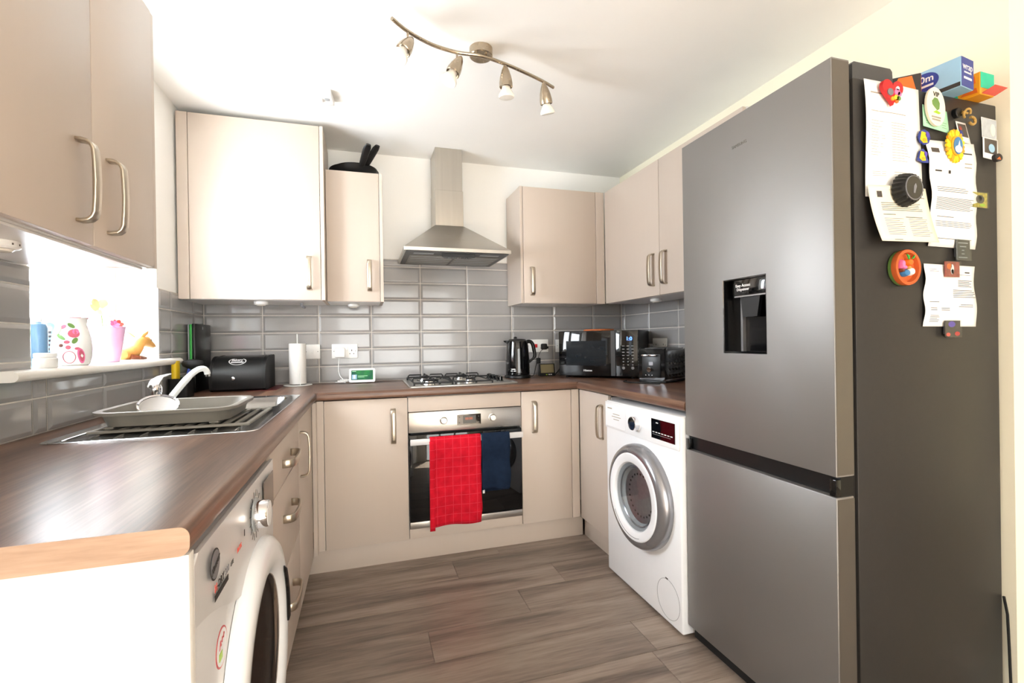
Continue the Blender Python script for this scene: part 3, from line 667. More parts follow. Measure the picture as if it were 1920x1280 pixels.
# ------------------------------------------------------------------ window sill ornaments
SZ = 1.0583
t = thing('floral_vase', 'white porcelain vase painted with pink roses on the window sill', 'vase', (-.010, -1.235, SZ))
VP = [(.038, 0), (.043, .004), (.048, .03), (.049, .055), (.046, .085), (.040, .110), (.036, .125), (.037, .140), (.040, .146)]
def vr(z):
    for (r0, z0), (r1, z1) in zip(VP, VP[1:]):
        if z <= z1: return r0 + (r1 - r0) * (z - z0) / (z1 - z0)
    return VP[-1][0]
b = MB(); b.lathe(VP + [(.037, .146), (.033, .128), (.041, .09), (.043, .03), (.02, .006)], (0, 0, 0), 'z', 36, caps=True); part(t, 'body', b, 'porcelain')
b = MB(); b.tube([Vector((.0402 * math.cos(a), .0402 * math.sin(a), .1465)) for a in [2 * math.pi * i / 36 for i in range(37)]], .0010, 6); part(t, 'rim_line', b, 'rose')
def petal(cx, cz, rx, rz, rot, name, m, n=14):
    """painted patch on the vase: cx is angle in degrees about the vase axis"""
    o = []
    for off in (.0002, .0008):
        q = []
        for i in range(n):
            a = 2 * math.pi * i / n; u, v = rx * math.cos(a), rz * math.sin(a)
            u, v = u * math.cos(R(rot)) - v * math.sin(R(rot)), u * math.sin(R(rot)) + v * math.cos(R(rot))
            z = cz + v; r_ = vr(z) + off; an = R(cx) + u / .047; q.append(Vector((r_ * math.cos(an), r_ * math.sin(an), z)))
        o.append(q)
    part(t, name, MB().loft(o), m)
A0 = -64                                                            # side of the vase turned to the room
for dx, cz, rx, rz, rot, m in ((6, .098, .015, .013, 0, 'rose'), (12, .104, .009, .008, 30, 'pink'), (-30, .118, .010, .006, 20, 'rose'), (-2, .122, .012, .006, -30, 'leaf_green'), (-44, .106, .006, .014, -20, 'leaf_green'), (-34, .088, .016, .005, -35, 'leaf_green'), (8, .076, .010, .006, 60, 'leaf_green'),
                              (-14, .072, .007, .005, 0, 'rose'), (-30, .062, .005, .005, 0, 'deer_brown'), (-10, .056, .006, .006, 20, 'rose'), (14, .052, .006, .004, 0, 'rose'), (26, .030, .009, .024, 12, 'pink'), (27, .030, .006, .018, 12, 'rose')):
    petal(A0 + dx, cz, rx, rz, rot, 'painted_petal' if m in ('rose', 'pink', 'deer_brown') else 'painted_leaf', m)
b = MB(); b.tube([Vector((vr(.028 + .020 * math.sin(a)) * 1.008 * math.cos(R(A0 - 8) + .30 * math.cos(a)), vr(.028 + .020 * math.sin(a)) * 1.008 * math.sin(R(A0 - 8) + .30 * math.cos(a)), .026 + .018 * math.sin(a))) for a in [2 * math.pi * i / 24 for i in range(25)]], .0009, 6); part(t, 'painted_ribbon', b, 'rose')

t = thing('pink_pot', 'pale pink tapered pot of flowers on the window sill', 'flower pot', (-.045, -.960, SZ))
b = MB(); b.lathe([(.040, 0), (.044, .003), (.060, .122), (.063, .128), (.060, .129), (.041, .010), (.005, .008)], (0, 0, 0), 'z', 32); part(t, 'pot', b, 'pink_glass')
b = MB(); b.lathe([(.052, .100), (.045, .108), (.004, .112)], (0, 0, 0), 'z', 20); part(t, 'filling', b, 'porcelain')
def blossom(c, r, m, n=6, tilt=(0, 0, 1)):
    T_ = Vector(tilt).normalized().to_track_quat('Z', 'Y').to_matrix(); mb = MB()
    for k in range(n):
        a = 2 * math.pi * k / n; rg = []
        for u in (.1, .5, .85, 1.0):
            w = {.1: .10, .5: .42, .85: .34, 1.0: .10}[u]
            rg.append([Vector(c) + T_ @ Vector((r * (u * math.cos(a) - s * w * math.sin(a)), r * (u * math.sin(a) + s * w * math.cos(a)), r * (.35 * u * u) + dz)) for s, dz in ((-1, 0), (0, -.02 * r * 8 * .02), (1, 0), (0, .0012))])
        mb.loft(rg)
    return part(t, 'petals', mb, m)
for x, y, z, r_, m in ((.005, -.036, .190, .038, 'peach'), (.028, .012, .150, .030, 'porcelain'), (-.005, .03, .158, .034, 'porcelain'), (.045, -.012, .136, .018, 'coral'), (.044, -.034, .134, .016, 'pink')):
    b = MB(); b.tube([(x * .3, y * .3, .108), (x * .7, y * .7, z - .03), (x, y, z)], .0018, 6); part(t, 'stem', b, 'leaf_green'); blossom((x, y, z), r_, m, 6, (.7, -.5, .5))

t = thing('deer_ornament', 'small tan deer figurine lying on the window sill by the tiles', 'figurine', (-.035, -.735, SZ))
b = MB()                                                           # lying body and neck in one skin
def ering(c, rx, ry, ax): 
    T_ = Vector(ax).normalized().to_track_quat('Z', 'Y').to_matrix(); return [Vector(c) + T_ @ Vector((rx * math.cos(2 * math.pi * i / 14), ry * math.sin(2 * math.pi * i / 14), 0)) for i in range(14)]
b.loft([ering((-.03, -.060, .022), .004, .004, (0, 1, .1)), ering((-.028, -.052, .023), .020, .020, (0, 1, .1)), ering((-.02, -.025, .026), .026, .025, (0, 1, .1)), ering((-.01, -.005, .032), .025, .028, (.1, 1, .5)), ering((.0, .004, .050), .022, .024, (.1, .5, 1)), ering((.004, .008, .066), .021, .023, (.2, .5, .8)), ering((.010, .020, .078), .023, .024, (.4, 1, .3)), ering((.018, .040, .076), .021, .022, (.4, 1, -.2)), ering((.026, .062, .064), .013, .014, (.4, 1, -.4)), ering((.031, .076, .057), .010, .010, (.4, 1, -.4)), ering((.034, .082, .054), .004, .004, (.4, 1, -.5)), ering((.0345, .083, .0535), .001, .001, (.4, 1, -.5))])
part(t, 'body', b, 'deer_tan')
for s in (-1, 1):
    b = MB(); b.loft([ering((.004 + s * .014, .012, .094), .006, .003, (s * .6, -.5, .6)), ering((.004 + s * .026, .006, .106), .010, .003, (s * .6, -.5, .6)), ering((.004 + s * .038, .0, .118), .001, .001, (s * .6, -.5, .6))]); part(t, 'ear', b, 'deer_tan')
b = MB(); b.lathe([(.0001, 0), (.0040, .0008), (.0001, .0022)], (.0385, .038, .082), Vector((1, -.1, .2)).to_track_quat('Z', 'Y').to_matrix(), 10); part(t, 'eye', b, 'black_gloss')
b = MB(); b.lathe([(.0001, 0), (.003, .002), (.0001, .004)], (.0355, .082, .0555), Vector((.4, 1, -.4)).to_track_quat('Z', 'Y').to_matrix(), 10); part(t, 'nose', b, 'black_gloss')
for x, y0, y1 in ((.018, -.045, .010), (.010, .0, .050)):
    b = MB(); b.tube([(x - .02, y0, .014), (x, (y0 + y1) / 2 - .01, .010), (x + .004, y1, .006)], [.011, .008, .005], 10); part(t, 'leg', b, 'deer_brown')

t = thing('glass_jar', 'small clear lidded jar at the end of the window sill', 'jar', (.006, -1.395, SZ))
b = MB(); b.lathe([(.024, 0), (.026, .003), (.026, .026), (.022, .030), (.021, .029), (.024, .025), (.024, .003), (.002, .002)], (0, 0, 0), 'z', 24); part(t, 'jar', b, 'porcelain'); b = MB(); b.lathe([(.0245, .0302), (.0245, .040), (.022, .0415), (.001, .0415)], (0, 0, 0), 'z', 24); part(t, 'lid', b, 'plastic_white')
t = thing('soap_bottle', 'blue bottle with a white base behind the jar on the sill', 'bottle', (-.042, -1.333, SZ))
b = MB(); b.lathe([(.020, 0), (.0215, .004), (.0215, .112), (.018, .124), (.009, .130), (.002, .130)], (0, 0, 0), 'z', 24); part(t, 'bottle', b, 'blue_glass'); b = MB(); b.lathe([(.009, .1305), (.010, .142), (.001, .142)], (0, 0, 0), 'z', 16); part(t, 'cap', b, 'plastic_white')
t = thing('lettered_bottle', 'grey blue bottle with stacked lettering beside the floral vase', 'bottle', (-.092, -1.195, SZ))
b = MB(); b.lathe([(.021, 0), (.0225, .004), (.0225, .118), (.018, .130), (.010, .136), (.002, .136)], (0, 0, 0), 'z', 24); part(t, 'bottle', b, 'blue_glass')
b = MB()
for k in range(6): b.box(.0226, .0230, -.007, .007, .035 + .013 * k, .042 + .013 * k)
me = b.mesh('l'); me.transform(Matrix.Rotation(R(-55), 4, 'Z')); part(t, 'label_bars', me, 'ink_dark')

# ------------------------------------------------------------------ oven, hob, hood
t = thing('built_in_oven', 'stainless steel built in oven with a black glass door under the hob', 'oven', (1.0587, BY, .172))
OW = .5964
part(t, 'cavity_box', MB().box(.012, OW - .012, .021, .52, .004, .580), 'black_matt')
cp = part(t, 'control_panel', MB().box(0, OW, -.006, .0185, .483, .586, .002), 'steel')
for x in (.176, .436):
    b = MB(); b.lathe([(.021, 0), (.021, .003), (.017, .004), (.016, .020), (.014, .022), (.001, .022)], (x, -.006, .538), 'y', 24); k = part(cp, 'knob', b, 'steel')
b = MB().box(.247, .373, -.0075, -.0062, .508, .562, .0005, 1); ds = obj('display', b, 'black_glass', cp)
obj('lcd', MB().box(.278, .346, -.0082, -.0076, .515, .556), 'lcd_grey', ds)
me = text_mesh('00:00', .018, (.289, -.0084, .534), (1, 0, 0), (0, 0, 1)); obj('clock_digits', me, 'orange_led', ds)
for x in (.259, .361):
    for z in (.520, .549):
        b = MB(); b.lathe([(.003, 0), (.003, .0004)], (x, -.0076, z), 'y', 10); obj('touch_key', b, 'lcd_grey', ds)
d = part(t, 'door', MB().box(.001, OW - .001, -.012, .0185, .036, .472, .003), 'black_glass')
obj('bottom_trim', MB().box(.001, OW - .001, -.012, .0185, .0, .034, .002), 'steel', d)
hb = obj('door_handle', MB().box(.004, OW - .004, -.050, -.040, .428, .458, .003), 'enamel_grey', d)
for x in (.03, OW - .03): obj('handle_mount', MB().box(x - .012, x + .012, -.040, -.012, .434, .452, .002), 'steel', d)

def towel(name, label, x0, x1, zt_, zf, zbk, mt, layers=0., skew=0.):
    """cloth hung over the oven handle: back fall, fold over the bar, front fall"""
    yb = BY - .045; m = MB()
    path = [(yb + .013, zbk), (yb + .012, (zbk + zt_) / 2), (yb + .011, zt_ - .012), (yb + .007, zt_ + .002), (yb, zt_ + .006), (yb - .007, zt_ + .002), (yb - .011, zt_ - .012)]
    n = 22
    for i in range(1, n + 1): path.append((yb - .012 - .004 * math.sin(i * .5), zt_ - .012 + (zf - zt_ + .012) * i / n))
    nv = len(path) - 1
    def fn(u, v):
        i = min(int(round(v * nv)), nv); y, z = path[i]; dn = max(0, (zt_ - z) / (zt_ - zf)) if i > 5 else 0
        x = x0 + (x1 - x0) * u + skew * dn * (1 - u) * .4 + .003 * math.sin(7 * z * 6 + 3 * u) * dn
        if i > 6: y += -.004 * dn * math.sin(u * 9 + 1) - .005 * dn * math.sin(u * 5 + z * 9)
        if i > 6: z += .004 * math.sin(u * 6) * dn
        return Vector((x, y, z))
    m.grid(fn, 16, nv)
    me = m.mesh(name, ang=180); o = obj(name, me, mt)
    sol = o.modifiers.new('thickness', 'SOLIDIFY'); sol.thickness = .0035; sol.offset = 0
    return o
ZH = .172 + .458
o = towel('tea_towel', '', 1.158, 1.418, ZH, .185, .26, 'towel_red'); tag(o, 'red checked tea towel hung over the oven door handle', 'towel')
f = MB(); f.grid(lambda u, v: Vector((1.153 + .026 * u - .003 * v, BY - .0745 - .002 * math.sin(8 * v), ZH - .010 - v * .445)), 3, 20)
o2 = obj('folded_edge', f.mesh('folded_edge', ang=180), 'towel_red', o); s_ = o2.modifiers.new('thickness', 'SOLIDIFY'); s_.thickness = .003
o = towel('hand_towel', '', 1.4215, 1.574, ZH, .345, .33, 'towel_navy'); tag(o, 'short navy hand towel hung beside the red tea towel', 'towel')
lb = obj('care_label', MB().box(1.429, 1.440, BY - .0355, BY - .0345, .322, .342), 'print_white', o)

t = thing('gas_hob', 'stainless steel gas hob with black pan supports', 'hob', (1.364, -.30, ZT))
b = MB(); hx0, hx1, hy0, hy1 = 1.070, 1.660, -.545, -.050
def rr2(x0, x1, y0, y1, r, z): return [Vector((x, y, z)) for x, y in rrect(x0, x1, y0, y1, r, 4)]
b.loft([rr2(hx0, hx1, hy0, hy1, .012, ZT + .0003), rr2(hx0, hx1, hy0, hy1, .012, ZT + .004), rr2(hx0 + .004, hx1 - .004, hy0 + .004, hy1 - .004, .010, ZT + .0075), rr2(hx0 + .022, hx1 - .022, hy0 + .022, hy1 - .022, .010, ZT + .0075), rr2(hx0 + .026, hx1 - .026, hy0 + .026, hy1 - .026, .010, ZT + .0055)])
wpart(t, 'hob_plate', b, 'steel')
HB = ((1.195, -.43, .045), (1.195, -.165, .036), (1.415, -.43, .028), (1.415, -.165, .036))
for x, y, r_ in HB:
    b = MB(); b.lathe([(r_ + .012, 0), (r_ + .010, .006), (r_ + .002, .010), (r_, .018), (r_ - .003, .018)], (x, y, ZT + .0056), 'z', 28); bu = wpart(t, 'burner', b, 'sink_steel')
    b = MB(); b.lathe([(r_ - .002, .0182), (r_ - .001, .024), (r_ - .006, .027), (.001, .028)], (x, y, ZT + .0056), 'z', 28); wpart(t, 'burner_cap', b, 'cast_iron', parent=bu)
ZG = ZT + .040
for x0, x1 in ((1.098, 1.300), (1.318, 1.520)):
    cx = (x0 + x1) / 2
    g = MB(); zl = ZT + .020
    g.tube([(x0, -.520, zl), (x1, -.520, zl), (x1, -.085, zl), (x0, -.085, zl), (x0, -.520, zl)], .0042, 8)
    for x in (x0, x1):
        for y in (-.515, -.09): g.cyl((x, y, ZT + .0056), (x, y, zl), .005, .004, 8)
    gs = wpart(t, 'pan_support', g, 'cast_iron')
    for yc in (-.43, -.165):
        for sx, sy in ((1, 0), (-1, 0), (0, 1), (0, -1)):
            xo, yo = (x1 if sx > 0 else x0 if sx < 0 else cx), yc + sy * (.085 if sy * (1 if yc < -.3 else -1) < 0 else .075)
            if sx: pts = [(xo, yc, zl), (xo, yc, ZG - .006), (xo - sx * .006, yc, ZG), (cx + sx * .030, yc, ZG), (cx + sx * .026, yc, ZG - .003)]
            else: pts = [(cx, yo, zl), (cx, yo, ZG - .006), (cx, yo - sy * .006, ZG), (cx, yc + sy * .030, ZG), (cx, yc + sy * .026, ZG - .003)]
            f = MB(); f.tube(pts, .0040, 8); wpart(t, 'support_finger', f, 'cast_iron', parent=gs)
for k in range(4):
    y = -.40 + .082 * k; b = MB(); b.lathe([(.020, 0), (.020, .004), (.016, .006), (.015, .024), (.013, .026), (.001, .026)], (1.595, y, ZT + .0058), 'z', 20); b.box(1.5925, 1.5975, y - .015, y + .015, ZT + .030, ZT + .0345, .001, 1); wpart(t, 'control_knob', b, 'black_gloss')

t = thing('cooker_hood', 'stainless steel chimney cooker hood above the hob', 'cooker hood', (1.357, -.001, 1.60))
hx0, hx1, hyf, hyb, hz = 1.060, 1.653, -.470, -.004, 1.603
ch = (1.268, 1.437, -.200, -.004)
b = MB(); 
def rq(x0, x1, y0, y1, z): return [Vector(p) for p in ((x0, y0, z), (x1, y0, z), (x1, y1, z), (x0, y1, z))]
b.loft([rq(hx0 + .002, hx1 - .002, hyf + .002, hyb, hz + .0205), rq(ch[0] - .002, ch[1] + .002, ch[2] - .002, ch[3], 1.808)], True, True); wpart(t, 'canopy', b, 'steel')
b = MB(); b.box(hx0, hx1, hyf, hyb, hz, hz + .020, .001, 1); rim = wpart(t, 'rim', b, 'steel')
b = MB(); b.box(ch[0], ch[1], ch[2], ch[3], 1.8085, 2.02, .0012, 1); wpart(t, 'chimney', b, 'steel_v')
b = MB(); b.box(ch[0] + .003, ch[1] - .003, ch[2] + .003, ch[3], 2.0205, ZC - .001, .0012, 1); wpart(t, 'chimney', b, 'steel_v')
b = MB(); b.box(hx0 + .012, hx1 - .012, hyf + .012, hyb - .012, hz - .004, hz - .0005); wpart(t, 'underside', b, 'plastic_dark_grey')
for x0, x1 in ((hx0 + .040, 1.352), (1.362, hx1 - .040)):
    b = MB(); b.box(x0, x1, hyf + .115, hyb - .045, hz - .0075, hz - .0042, .001, 1); fl = wpart(t, 'grease_filter', b, 'plastic_grey')
    for k in range(5):
        y = hyf + .14 + k * .062; b = MB(); b.box(x0 + .01, x1 - .01, y, y + .012, hz - .0088, hz - .0077); wpart(t, 'filter_slot', b, 'gasket_grey', parent=fl)
b = MB(); b.prism([(1.265, hyf + .030), (1.448, hyf + .030), (1.426, hyf + .085), (1.287, hyf + .085)], lambda x, y: (x, y, hz - .024), lambda x, y: (x, y, hz - .0042)); cpn = wpart(t, 'control_box', b, 'black_satin')
for k in range(5): b = MB(); b.box(1.300 + k * .025, 1.314 + k * .025, hyf + .040, hyf + .060, hz - .0258, hz - .0241); wpart(t, 'button', b, 'black_gloss', parent=cpn)
for x in (1.17, 1.54): b = MB(); b.box(x - .055, x + .055, hyf + .045, hyf + .080, hz - .0065, hz - .0042, .001, 1); wpart(t, 'lamp_lens', b, 'gasket_grey')

# ------------------------------------------------------------------ worktop appliances
t = thing('kettle', 'glossy black jug kettle on its base beside the hob', 'kettle', (1.775, -.175, ZT))
b = MB(); b.lathe([(.080, 0), (.083, .004), (.082, .016), (.074, .021), (.001, .021)], (0, 0, .0003), 'z', 32); part(t, 'power_base', b, 'black_satin')
b = MB(); b.lathe([(.071, .0215), (.076, .024), (.077, .060), (.075, .120), (.071, .180), (.066, .228), (.064, .234), (.060, .236), (.001, .236)], (0, 0, 0), 'z', 36); bd = part(t, 'jug', b, 'black_gloss')
b = MB(); b.lathe([(.058, .2362), (.052, .243), (.020, .247), (.001, .2475)], (0, 0, 0), 'z', 28); b.lathe([(.010, .246), (.011, .256), (.004, .260), (.001, .260)], (-.012, 0, 0), 'z', 12); part(t, 'lid', b, 'black_satin')
b = MB(); b.loft([[Vector(p) for p in ((-.052, -.026, .236), (-.052, .026, .236), (-.060, 0, .196))], [Vector(p) for p in ((-.078, -.010, .2355), (-.078, .010, .2355), (-.074, 0, .220))], [Vector(p) for p in ((-.092, -.003, .2345), (-.092, .003, .2345), (-.088, 0, .229))]]); part(t, 'spout', b, 'black_gloss')
hp = bez((.060, 0, .226), (.095, 0, .236), (.105, 0, .220), (.112, 0, .170), 8) + bez((.112, 0, .170), (.122, 0, .130), (.120, 0, .128), (.068, 0, .092), 8)[1:]
b = MB(); b.tube(hp, [.012] * 9 + [.011] * 4 + [.008] * 4, 12); part(t, 'handle', b, 'black_satin')
b = MB()
for z, hw in ((.045, .22), (.056, .18)):
    b.prism([(-hw, z), (hw, z), (hw, z + .005), (-hw, z + .005)], lambda a, z_: (.0775 * math.cos(R(232) + a), .0775 * math.sin(R(232) + a), z_), lambda a, z_: (.0782 * math.cos(R(232) + a), .0782 * math.sin(R(232) + a), z_))
part(t, 'badge_lines', b, 'print_white')
b = MB(); b.box(.0735, .0790, -.012, -.004, .050, .058, .001, 1); part(t, 'switch', b, 'print_white')

t = thing('energy_monitor', 'small black energy monitor with a beige screen by the kettle', 'monitor', (1.998, -.115, ZT), 0)
b = MB(); b.prism([(-.010, .0003), (.030, .0003), (.012, .078), (.004, .080)], lambda y, z: (-.053, y, z), lambda y, z: (.053, y, z)); part(t, 'case', b, 'black_satin')
b = MB()
def onf(x, f_, off): yy = -.010 + (.014) * f_; zz_ = .0003 + .0797 * f_; return (x, yy - off, zz_)
b.prism([(-.046, .26), (.046, .26), (.046, .94), (-.046, .94)], lambda x, q: onf(x, q, .0003), lambda x, q: onf(x, q, .0012)); part(t, 'screen', b, 'screen_off')
for x, m in ((-.030, 'lcd_grey'), (-.012, 'lime'), (.006, 'print_white'), (.020, 'print_white')): 
    b = MB(); b.prism([(x, .08), (x + .010, .08), (x + .010, .15), (x, .15)], lambda x_, q: onf(x_, q, .0003), lambda x_, q: onf(x_, q, .0012)); part(t, 'key', b, m)
single('power_block', MB().box(1.944, 1.970, -.075, -.052, ZT + .080, ZT + .118, .004), 'rubber_black', 'small black inline power block hanging behind the energy monitor', 'adapter')
single('monitor_cable', MB().tube([(1.998, -.040, 1.052), (1.978, -.055, 1.040), (1.962, -.062, 1.02), (1.957, -.063, ZT + .1175)], .0017, 8), 'rubber_black', 'thin black cable from the cooker socket plug', 'cable')
single('kettle_cable', MB().tube(bez((1.8625, -.150, ZT + .006), (1.90, -.14, ZT + .004), (1.91, -.10, ZT + .004), (1.935, -.07, ZT + .060), 12) + [Vector((1.946, -.065, ZT + .0935))], .0025, 8), 'rubber_black', 'black cable curving from the kettle base', 'cable')

t = thing('microwave', 'black microwave oven angled into the corner with a blue clock', 'microwave', (2.020, -.272, ZT), -43)
MW, MD, MH, z0 = .490, .330, .276, .012
part(t, 'cabinet', MB().box(0, MW, .012, MD, z0, z0 + MH, .004), 'black_satin')
for x, y in ((.04, .04), (MW - .04, .04), (.04, MD - .04), (MW - .04, MD - .04)): b = MB(); b.cyl((x, y, .0003), (x, y, z0), .011, .013, 12); part(t, 'foot', b, 'rubber_black')
d = part(t, 'door', MB().box(.002, .358, -.012, .0115, z0 + .002, z0 + MH - .002, .003), 'black_glass')
obj('door_window', MB().box(.050, .300, -.0128, -.0122, z0 + .065, z0 + .215), 'mw_window', d); obj('door_edge', MB().box(.330, .3575, -.0150, -.0122, z0 + .004, z0 + MH - .004, .001, 1), 'plastic_dark_grey', d)
me = text_mesh('Hisense', .017, (.160, -.0130, z0 + .030), (1, 0, 0), (0, 0, 1), bold=.0003); obj('lettering', me, 'print_white', d)
cp = part(t, 'control_panel', MB().box(.360, MW - .002, -.012, .0115, z0 + .002, z0 + MH - .002, .002), 'black_gloss')
me = text_mesh('1:0', .030, (.420, -.0126, z0 + .215), (1, 0, 0), (0, 0, 1)); obj('clock_digits', me, 'blue_led', cp)
for r_ in range(8):
    for c in range(3):
        if r_ == 7 and c == 1: continue
        x = .404 + .027 * c; z = z0 + .182 - .0185 * r_
        if r_ < 7: obj('button_print', MB().box(x - .007 + .003 * (r_ > 3), x + .007 - .003 * (r_ > 3), -.0126, -.0121, z - .0018, z + .0018), 'gasket_grey', cp)
        else: b = MB(); b.lathe([(.009, 0), (.009, .0008)], (x, -.012, z), 'y', 16); obj('button', b, 'silver_plastic', cp)
t = single('cork_trivet', MB().lathe([(.095, 0), (.097, .002), (.097, .009), (.095, .011), (.001, .011)], (0, 0, 0), 'z', 36), 'cork', 'round orange cork trivet lying on the microwave', 'trivet', (2.300, -.265, ZT + z0 + MH + .0003))
single('microwave_cable', MB().tube(bez((2.148, -.035, 1.046), (2.150, -.085, .99), (2.115, -.085, .93), (2.065, -.09, ZT + .006), 12), .0032, 8), 'rubber_black', 'black power cable hanging from the microwave plug', 'cable')

t = thing('toaster', 'glossy black toaster with faceted sides and chrome base line', 'toaster', (2.270, -.765, ZT), -60)
TW, TL_, TH = .165, .290, .185
prof = rrect(0, TW, .012, TH, .018, 4)
b = MB(); b.loft([[Vector((TW / 2 + (x - TW / 2) * s, y, z if s == 1 else .02 + (z - .02) * .97)) for x, z in prof] for s, y in ((.90, 0), (.97, .006), (1, .02), (1, TL_ - .02), (.97, TL_ - .006), (.9, TL_))]); part(t, 'shell', b, 'black_gloss')
part(t, 'base', MB().box(.006, TW - .006, .008, TL_ - .008, .0003, .0115, .003), 'black_satin')
b = MB(); b.tube([Vector((x, y, .016)) for x, y in rrect(-.0005, TW + .0005, .004, TL_ - .004, .02)] + [Vector((TW + .0005, TL_ - .024, .016))], .0026, 8); part(t, 'chrome_line', b, 'chrome')
for side in (0, 1):
    for i in range(6):
        for j in range(4):
            y = .045 + i * .040; z = .045 + j * .032; x = TW if side else 0; s = 1 if side else -1
            b = MB(); a = .0195; c = .0155
            b.loft([[Vector((x - s * .0005, y - a, z)), Vector((x - s * .0005, y, z - c)), Vector((x - s * .0005, y + a, z)), Vector((x - s * .0005, y, z + c))], [Vector((x + s * .006, y + q[0] * .002, z + q[1] * .002)) for q in ((-1, 0), (0, -1), (1, 0), (0, 1))]]); part(t, 'facet', b, 'black_gloss')
part(t, 'front_panel', MB().box(.030, TW - .030, -.004, -.0002, .030, .150, .0015), 'black_satin')
b = MB(); b.lathe([(.013, 0), (.013, .014), (.011, .016), (.001, .016)], (TW / 2 - .006, -.004, .070), 'y', 20); part(t, 'browning_dial', b, 'chrome')
part(t, 'badge', MB().box(TW / 2 - .013, TW / 2 + .013, -.006, -.0041, .092, .112, .001, 1), 'silver_plastic')
for x in (.038, .082): part(t, 'lever', MB().box(x - .004, x + .036, -.022, -.0042, .142, .150, .003), 'chrome')
for k in range(3): b = MB(); b.lathe([(.0032, 0), (.003, .002), (.001, .003)], (.052 + .018 * k, -.004, .040), 'y', 10); part(t, 'button', b, 'chrome')
for x in (.045, .095): part(t, 'bread_slot', MB().box(x, x + .028, .045, TL_ - .045, TH + .0002, TH + .0010), 'black_matt')
single('toaster_cable', MB().tube([Vector(p) for p in ((2.24, -.70, ZT + .004), (2.20, -.74, ZT + .004), (2.20, -.80, ZT + .004), (2.25, -.87, ZT + .004), (2.30, -.93, ZT + .004))], .0035, 8), 'rubber_black', 'black toaster cable lying on the worktop', 'cable')

# ------------------------------------------------------------------ tumble dryer (left run) and washing machine (right run)
t = thing('tumble_dryer', 'white tumble dryer under the worktop beside the end panel', 'tumble dryer', (.628, -2.2965, 0), 90)
DW = .597
part(t, 'body', MB().box(0, DW, .002, .58, .012, .822, .014, 3), 'enamel_grey')
for x, y in ((.05, .05), (DW - .05, .05), (.05, .53), (DW - .05, .53)): b = MB(); b.cyl((x, y, .0003), (x, y, .012), .018, .018, 12); part(t, 'foot', b, 'rubber_black')
b = MB()
def seam(x):
    d = min(x, DW - x); return .726 - .070 * (1 - math.cos(min(1, max(0, (d - .005) / .26)) * math.pi)) / 2
xs = [.004 + (DW - .008) * i / 24 for i in range(25)]
out = [(x, seam(x)) for x in xs] + [(DW - .004, .812), (DW - .016, .826), (.016, .826), (.004, .812)]
def sh(sx, y): return [Vector((DW / 2 + (x - DW / 2) * sx, y + .008 * (abs(x - DW / 2) / (DW / 2)) ** 6, z)) for x, z in out]
b.loft([sh(1, .0015), sh(1, -.004), sh(.992, -.006)]); cp = part(t, 'control_panel', b, 'enamel_grey')
PF = -.0062
def lbl(mb, nm, m, par=cp): return obj(nm, mb, m, par)
b = MB(); b.lathe([(.0230, 0), (.0230, .0008)], (.070, PF, .786), 'y', 28); lg = lbl(b, 'logo_ring', 'ink_dark'); b = MB(); b.lathe([(.0205, .0009), (.0205, .0013)], (.070, PF, .786), 'y', 28); obj('logo_disc', b, 'grey_mark', lg)
me = text_mesh('Hoover', .0130, (.070, PF - .0018, .7820), (1, 0, .35), (-.1, 0, 1), align='CENTER', bold=.0006); obj('logo_lettering', me, 'ink_dark', lg)
me = text_mesh('H', .016, (.066, PF - .0006, .744), (1, 0, 0), (0, 0, 1), bold=.0004); lbl(me, 'lettering', 'coral'); me = text_mesh('-DRY', .016, (.079, PF - .0006, .744), (1, 0, 0), (0, 0, 1), bold=.0002); lbl(me, 'lettering', 'ink_dark')
me = text_mesh('300', .016, (.121, PF - .0006, .744), (1, 0, 0), (0, 0, 1)); lbl(me, 'lettering', 'grey_mark'); me = text_mesh('LITE', .010, (.154, PF - .0006, .744), (1, 0, 0), (0, 0, 1)); lbl(me, 'lettering', 'ink')
lbl(MB().box(.066, .140, PF - .0006, PF, .730, .739), 'print_bar', 'ink_dark'); me = text_mesh('10 KG', .012, (.196, PF - .0006, .748), (1, 0, 0), (0, 0, 1), bold=.0003); lbl(me, 'lettering', 'coral')
lbl(MB().box(.250, .254, PF - .0006, PF, .758, .770), 'print_mark', 'ink_dark')
KX, KZ = .345, .766
b = MB(); b.lathe([(.034, 0), (.034, .002), (.031, .003)], (KX, PF, KZ), 'y', 32); kn = lbl(b, 'dial_plate', 'gasket_grey')
b = MB(); b.lathe([(.028, .003), (.0285, .005), (.027, .024), (.0255, .026), (.001, .026)], (KX, PF, KZ), 'y', 32); obj('dial', b, 'chrome', kn); b = MB(); b.lathe([(.0245, .0262), (.0245, .0268), (.001, .0272)], (KX, PF, KZ), 'y', 32); obj('dial_face', b, 'enamel_white', kn)
for k in range(14):
    a = R(40 + 21.5 * k); q = Vector((KX + .037 * math.cos(a), PF - .0004, KZ + .037 * math.sin(a))); q2 = Vector((KX + .050 * math.cos(a), PF - .0004, KZ + .050 * math.sin(a)))
    b = MB(); b.tube([q, q2], .0005, 6); obj('dial_mark', b, 'ink', kn)
lbl(MB().box(.435, .545, PF - .0006, PF + .001, .722, .806, .0006, 1), 'display', 'lcd_tan')
b = MB(); b.lathe([(.031, 0), (.031, .0007)], (.128, .0022, .628), 'y', 28); bd_ = part(t, 'badge', b, 'red'); b = MB(); b.lathe([(.0280, .0008), (.0280, .0012)], (.128, .0022, .628), 'y', 28); obj('badge_face', b, 'enamel_grey', bd_)
me = text_mesh('A++', .016, (.128, .0008, .634), (1, 0, .3), (0, 0, 1), align='CENTER', bold=.0005); obj('badge_lettering', me, 'red', bd_); obj('badge_mark', MB().box(.112, .128, .0003, .0009, .612, .624), 'lime', bd_)
DC = (.360, 0, .440)
